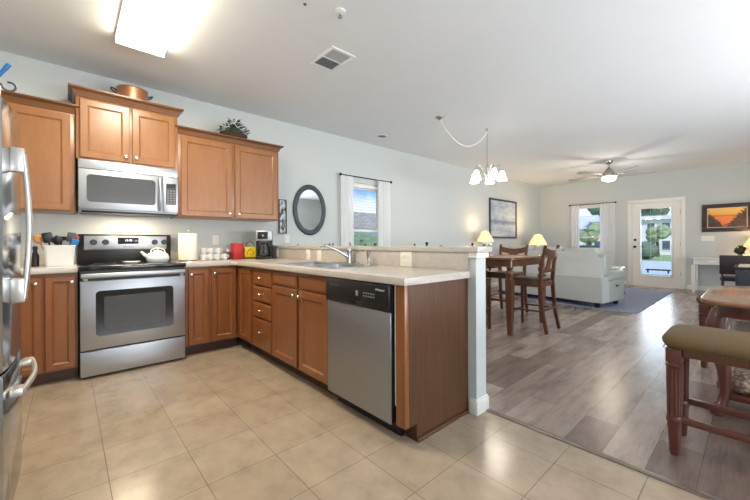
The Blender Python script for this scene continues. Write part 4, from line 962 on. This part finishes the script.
obj('body', MB().box(-.3, .5, -.5, .22, .06, .705, .006), navyc, cb); obj('top', MB().box(-.32, .52, -.52, .24, .705, .735, .006), navyc, cb); obj('plinth', MB().box(-.27, .47, -.47, .19, 0, .06), blk, cb)
obj('door', MB().box(-.315, -.301, -.12, .20, .09, .69, .004), navyc, cb); obj('door', MB().box(-.315, -.301, -.46, -.14, .09, .69, .004), navyc, cb)
tag(obj('paper_stack', MB().box(-.28, .46, -.3, .19, 0, .012, .002), tan, None, (7.3, -.03, .7355)), 'flat pale paper sheets on the low dark cabinet', 'papers')
table_lamp('lit table lamp at the right edge beneath the sunset picture', (10.22, -.03, .751), .20, .09, .22, .46, 14)
lf = thing('small_plant', 'small leafy sprig standing before the lamp at the right edge', 'plant', (10.02, .20, .751))
obj('pot', MB().lathe([(.03, 0), (.04, .07), (.036, .07), (0, .06)], n=14), dgrey, lf); obj('leaves', MB().leaves((0, 0, .17), .08, 50, .09, random.Random(3)).tube([(0, 0, .06), (0, 0, .2)], .004, 6), leaf, lf, smooth=0)['kind'] = 'stuff'

# pub table at right, stools
rt2 = thing('round_corner_table', 'polished wooden table with cabriole legs at the right edge', 'table', (3.36, -.325, 0))
tm = wood('polished_table_top', (128, 84, 60), (160, 114, 86), .14, 'Y')
obj('tabletop', MB().prism(rrect(-.56, .56, -.56, .56, .20, 10), .72, .75, .012, 4), tm, rt2)
obj('apron', MB().prism(rrect(-.47, .47, -.49, .49, .14, 8), .645, .7195, .004), mahogx, rt2)
for sx in (-1, 1):
    for sy in (-1, 1):
        x, y = sx*.27, sy*.47
        pts = [(x, y, .66), (x+sx*.03, y+sy*.02, .58), (x+sx*.02, y+sy*.02, .46), (x-sx*.0, y-sy*.01, .28), (x-sx*.01, y-sy*.015, .14), (x, y, .07), (x+sx*.02, y+sy*.02, .03), (x+sx*.02, y+sy*.02, 0)]
        obj('leg', MB().tube(pts, [.046, .05, .044, .034, .027, .027, .038, .032], 12), mahog, rt2)
obj('shelf', MB().box(-.27, .27, -.46, .46, .10, .14, .008), mahog, rt2)
tag(obj('folded_throw', MB().box(-.22, .2, -.27, .27, 0, .11, .045, 4), woven, None, (3.33, -.15, .1405)), 'folded woven cream and brown throw on the shelf of the polished table', 'throw')
tag(obj('red_cloth', MB().box(-.17, .19, -.22, .2, 0, .06, .028, 4), redcl, None, (3.35, -.19, .2510)), 'folded dark red cloth on top of the woven throw', 'cloth')
def make_stool():
    t = thing('upholstered_stool', 'olive upholstered wooden stool in front with fluted legs', 'stool', (2.335, .282, 0))   # origin at the near left leg; x deeper, -y along
    SX, SY = .265, .47
    for x in (0, SX):
        for y in (0, -SY):
            m = MB().lathe([(.019, 0), (.022, .01), (.027, .10), (.031, .17)], (x, y, 0), 16)
            m.lathe([(.034, .17), (.036, .178), (.034, .19), (.03, .20)], (x, y, 0), 16)
            m.lathe([(.030, .20), (.0315, .30), (.033, .40), (.034, .448)], (x, y, 0), 72, flute=.16, nf=12)
            m.lathe([(.03, .448), (.036, .455), (.038, .466), (.03, .474), (.03, .48)], (x, y, 0), 16)
            m.box(x-.032, x+.032, y-.032, y+.032, .48, .55, .004); obj('leg', m, mahog, t)
    obj('apron', MB().box(-.02, .02, -SY+.033, -.033, .512, .55, .004).box(SX-.02, SX+.02, -SY+.033, -.033, .512, .55, .004).box(.033, SX-.033, -.02, .02, .512, .55, .004).box(.033, SX-.033, -SY-.02, -SY+.02, .512, .55, .004), mahogx, t)
    for x, z in ((0, .185), (SX, .20)): obj('stretcher', MB().box(x-.012, x+.012, -SY+.02, -.02, z-.017, z+.017, .005), mahogx, t)
    obj('stretcher', MB().box(.02, SX-.02, -.012, .012, .225, .255, .005), mahog, t); obj('stretcher', MB().box(.02, SX-.02, -SY-.012, -SY+.012, .225, .255, .005), mahog, t)
    lo = [[(x, y, z) for x, y in rrect(-o, SX+o, -SY-o, o, .03+max(0, o), 5)] for o, z in ((.030, .5505), (.040, .556), (.052, .575), (.054, .592), (.042, .612), (.018, .626), (-.02, .636), (-.07, .642))]
    obj('seat_cushion', MB().loft(lo), fabm, t, smooth=70)
    nm = MB()
    for k in range(44): y = .032-k*(SY+.064)/43; nm.ball((-.041, y, .5535), .003, 1).ball((SX+.041, y, .5535), .003, 1)
    for k in range(1, 25): x = -.041+k*(SX+.082)/25; nm.ball((x, .041, .5535), .003, 1)
    obj('nailhead_trim', nm, brass, t); return t
st0 = make_stool()
dup(st0, (4.12, .30, 0), 0, 'second upholstered wooden stool half hidden behind the polished table')
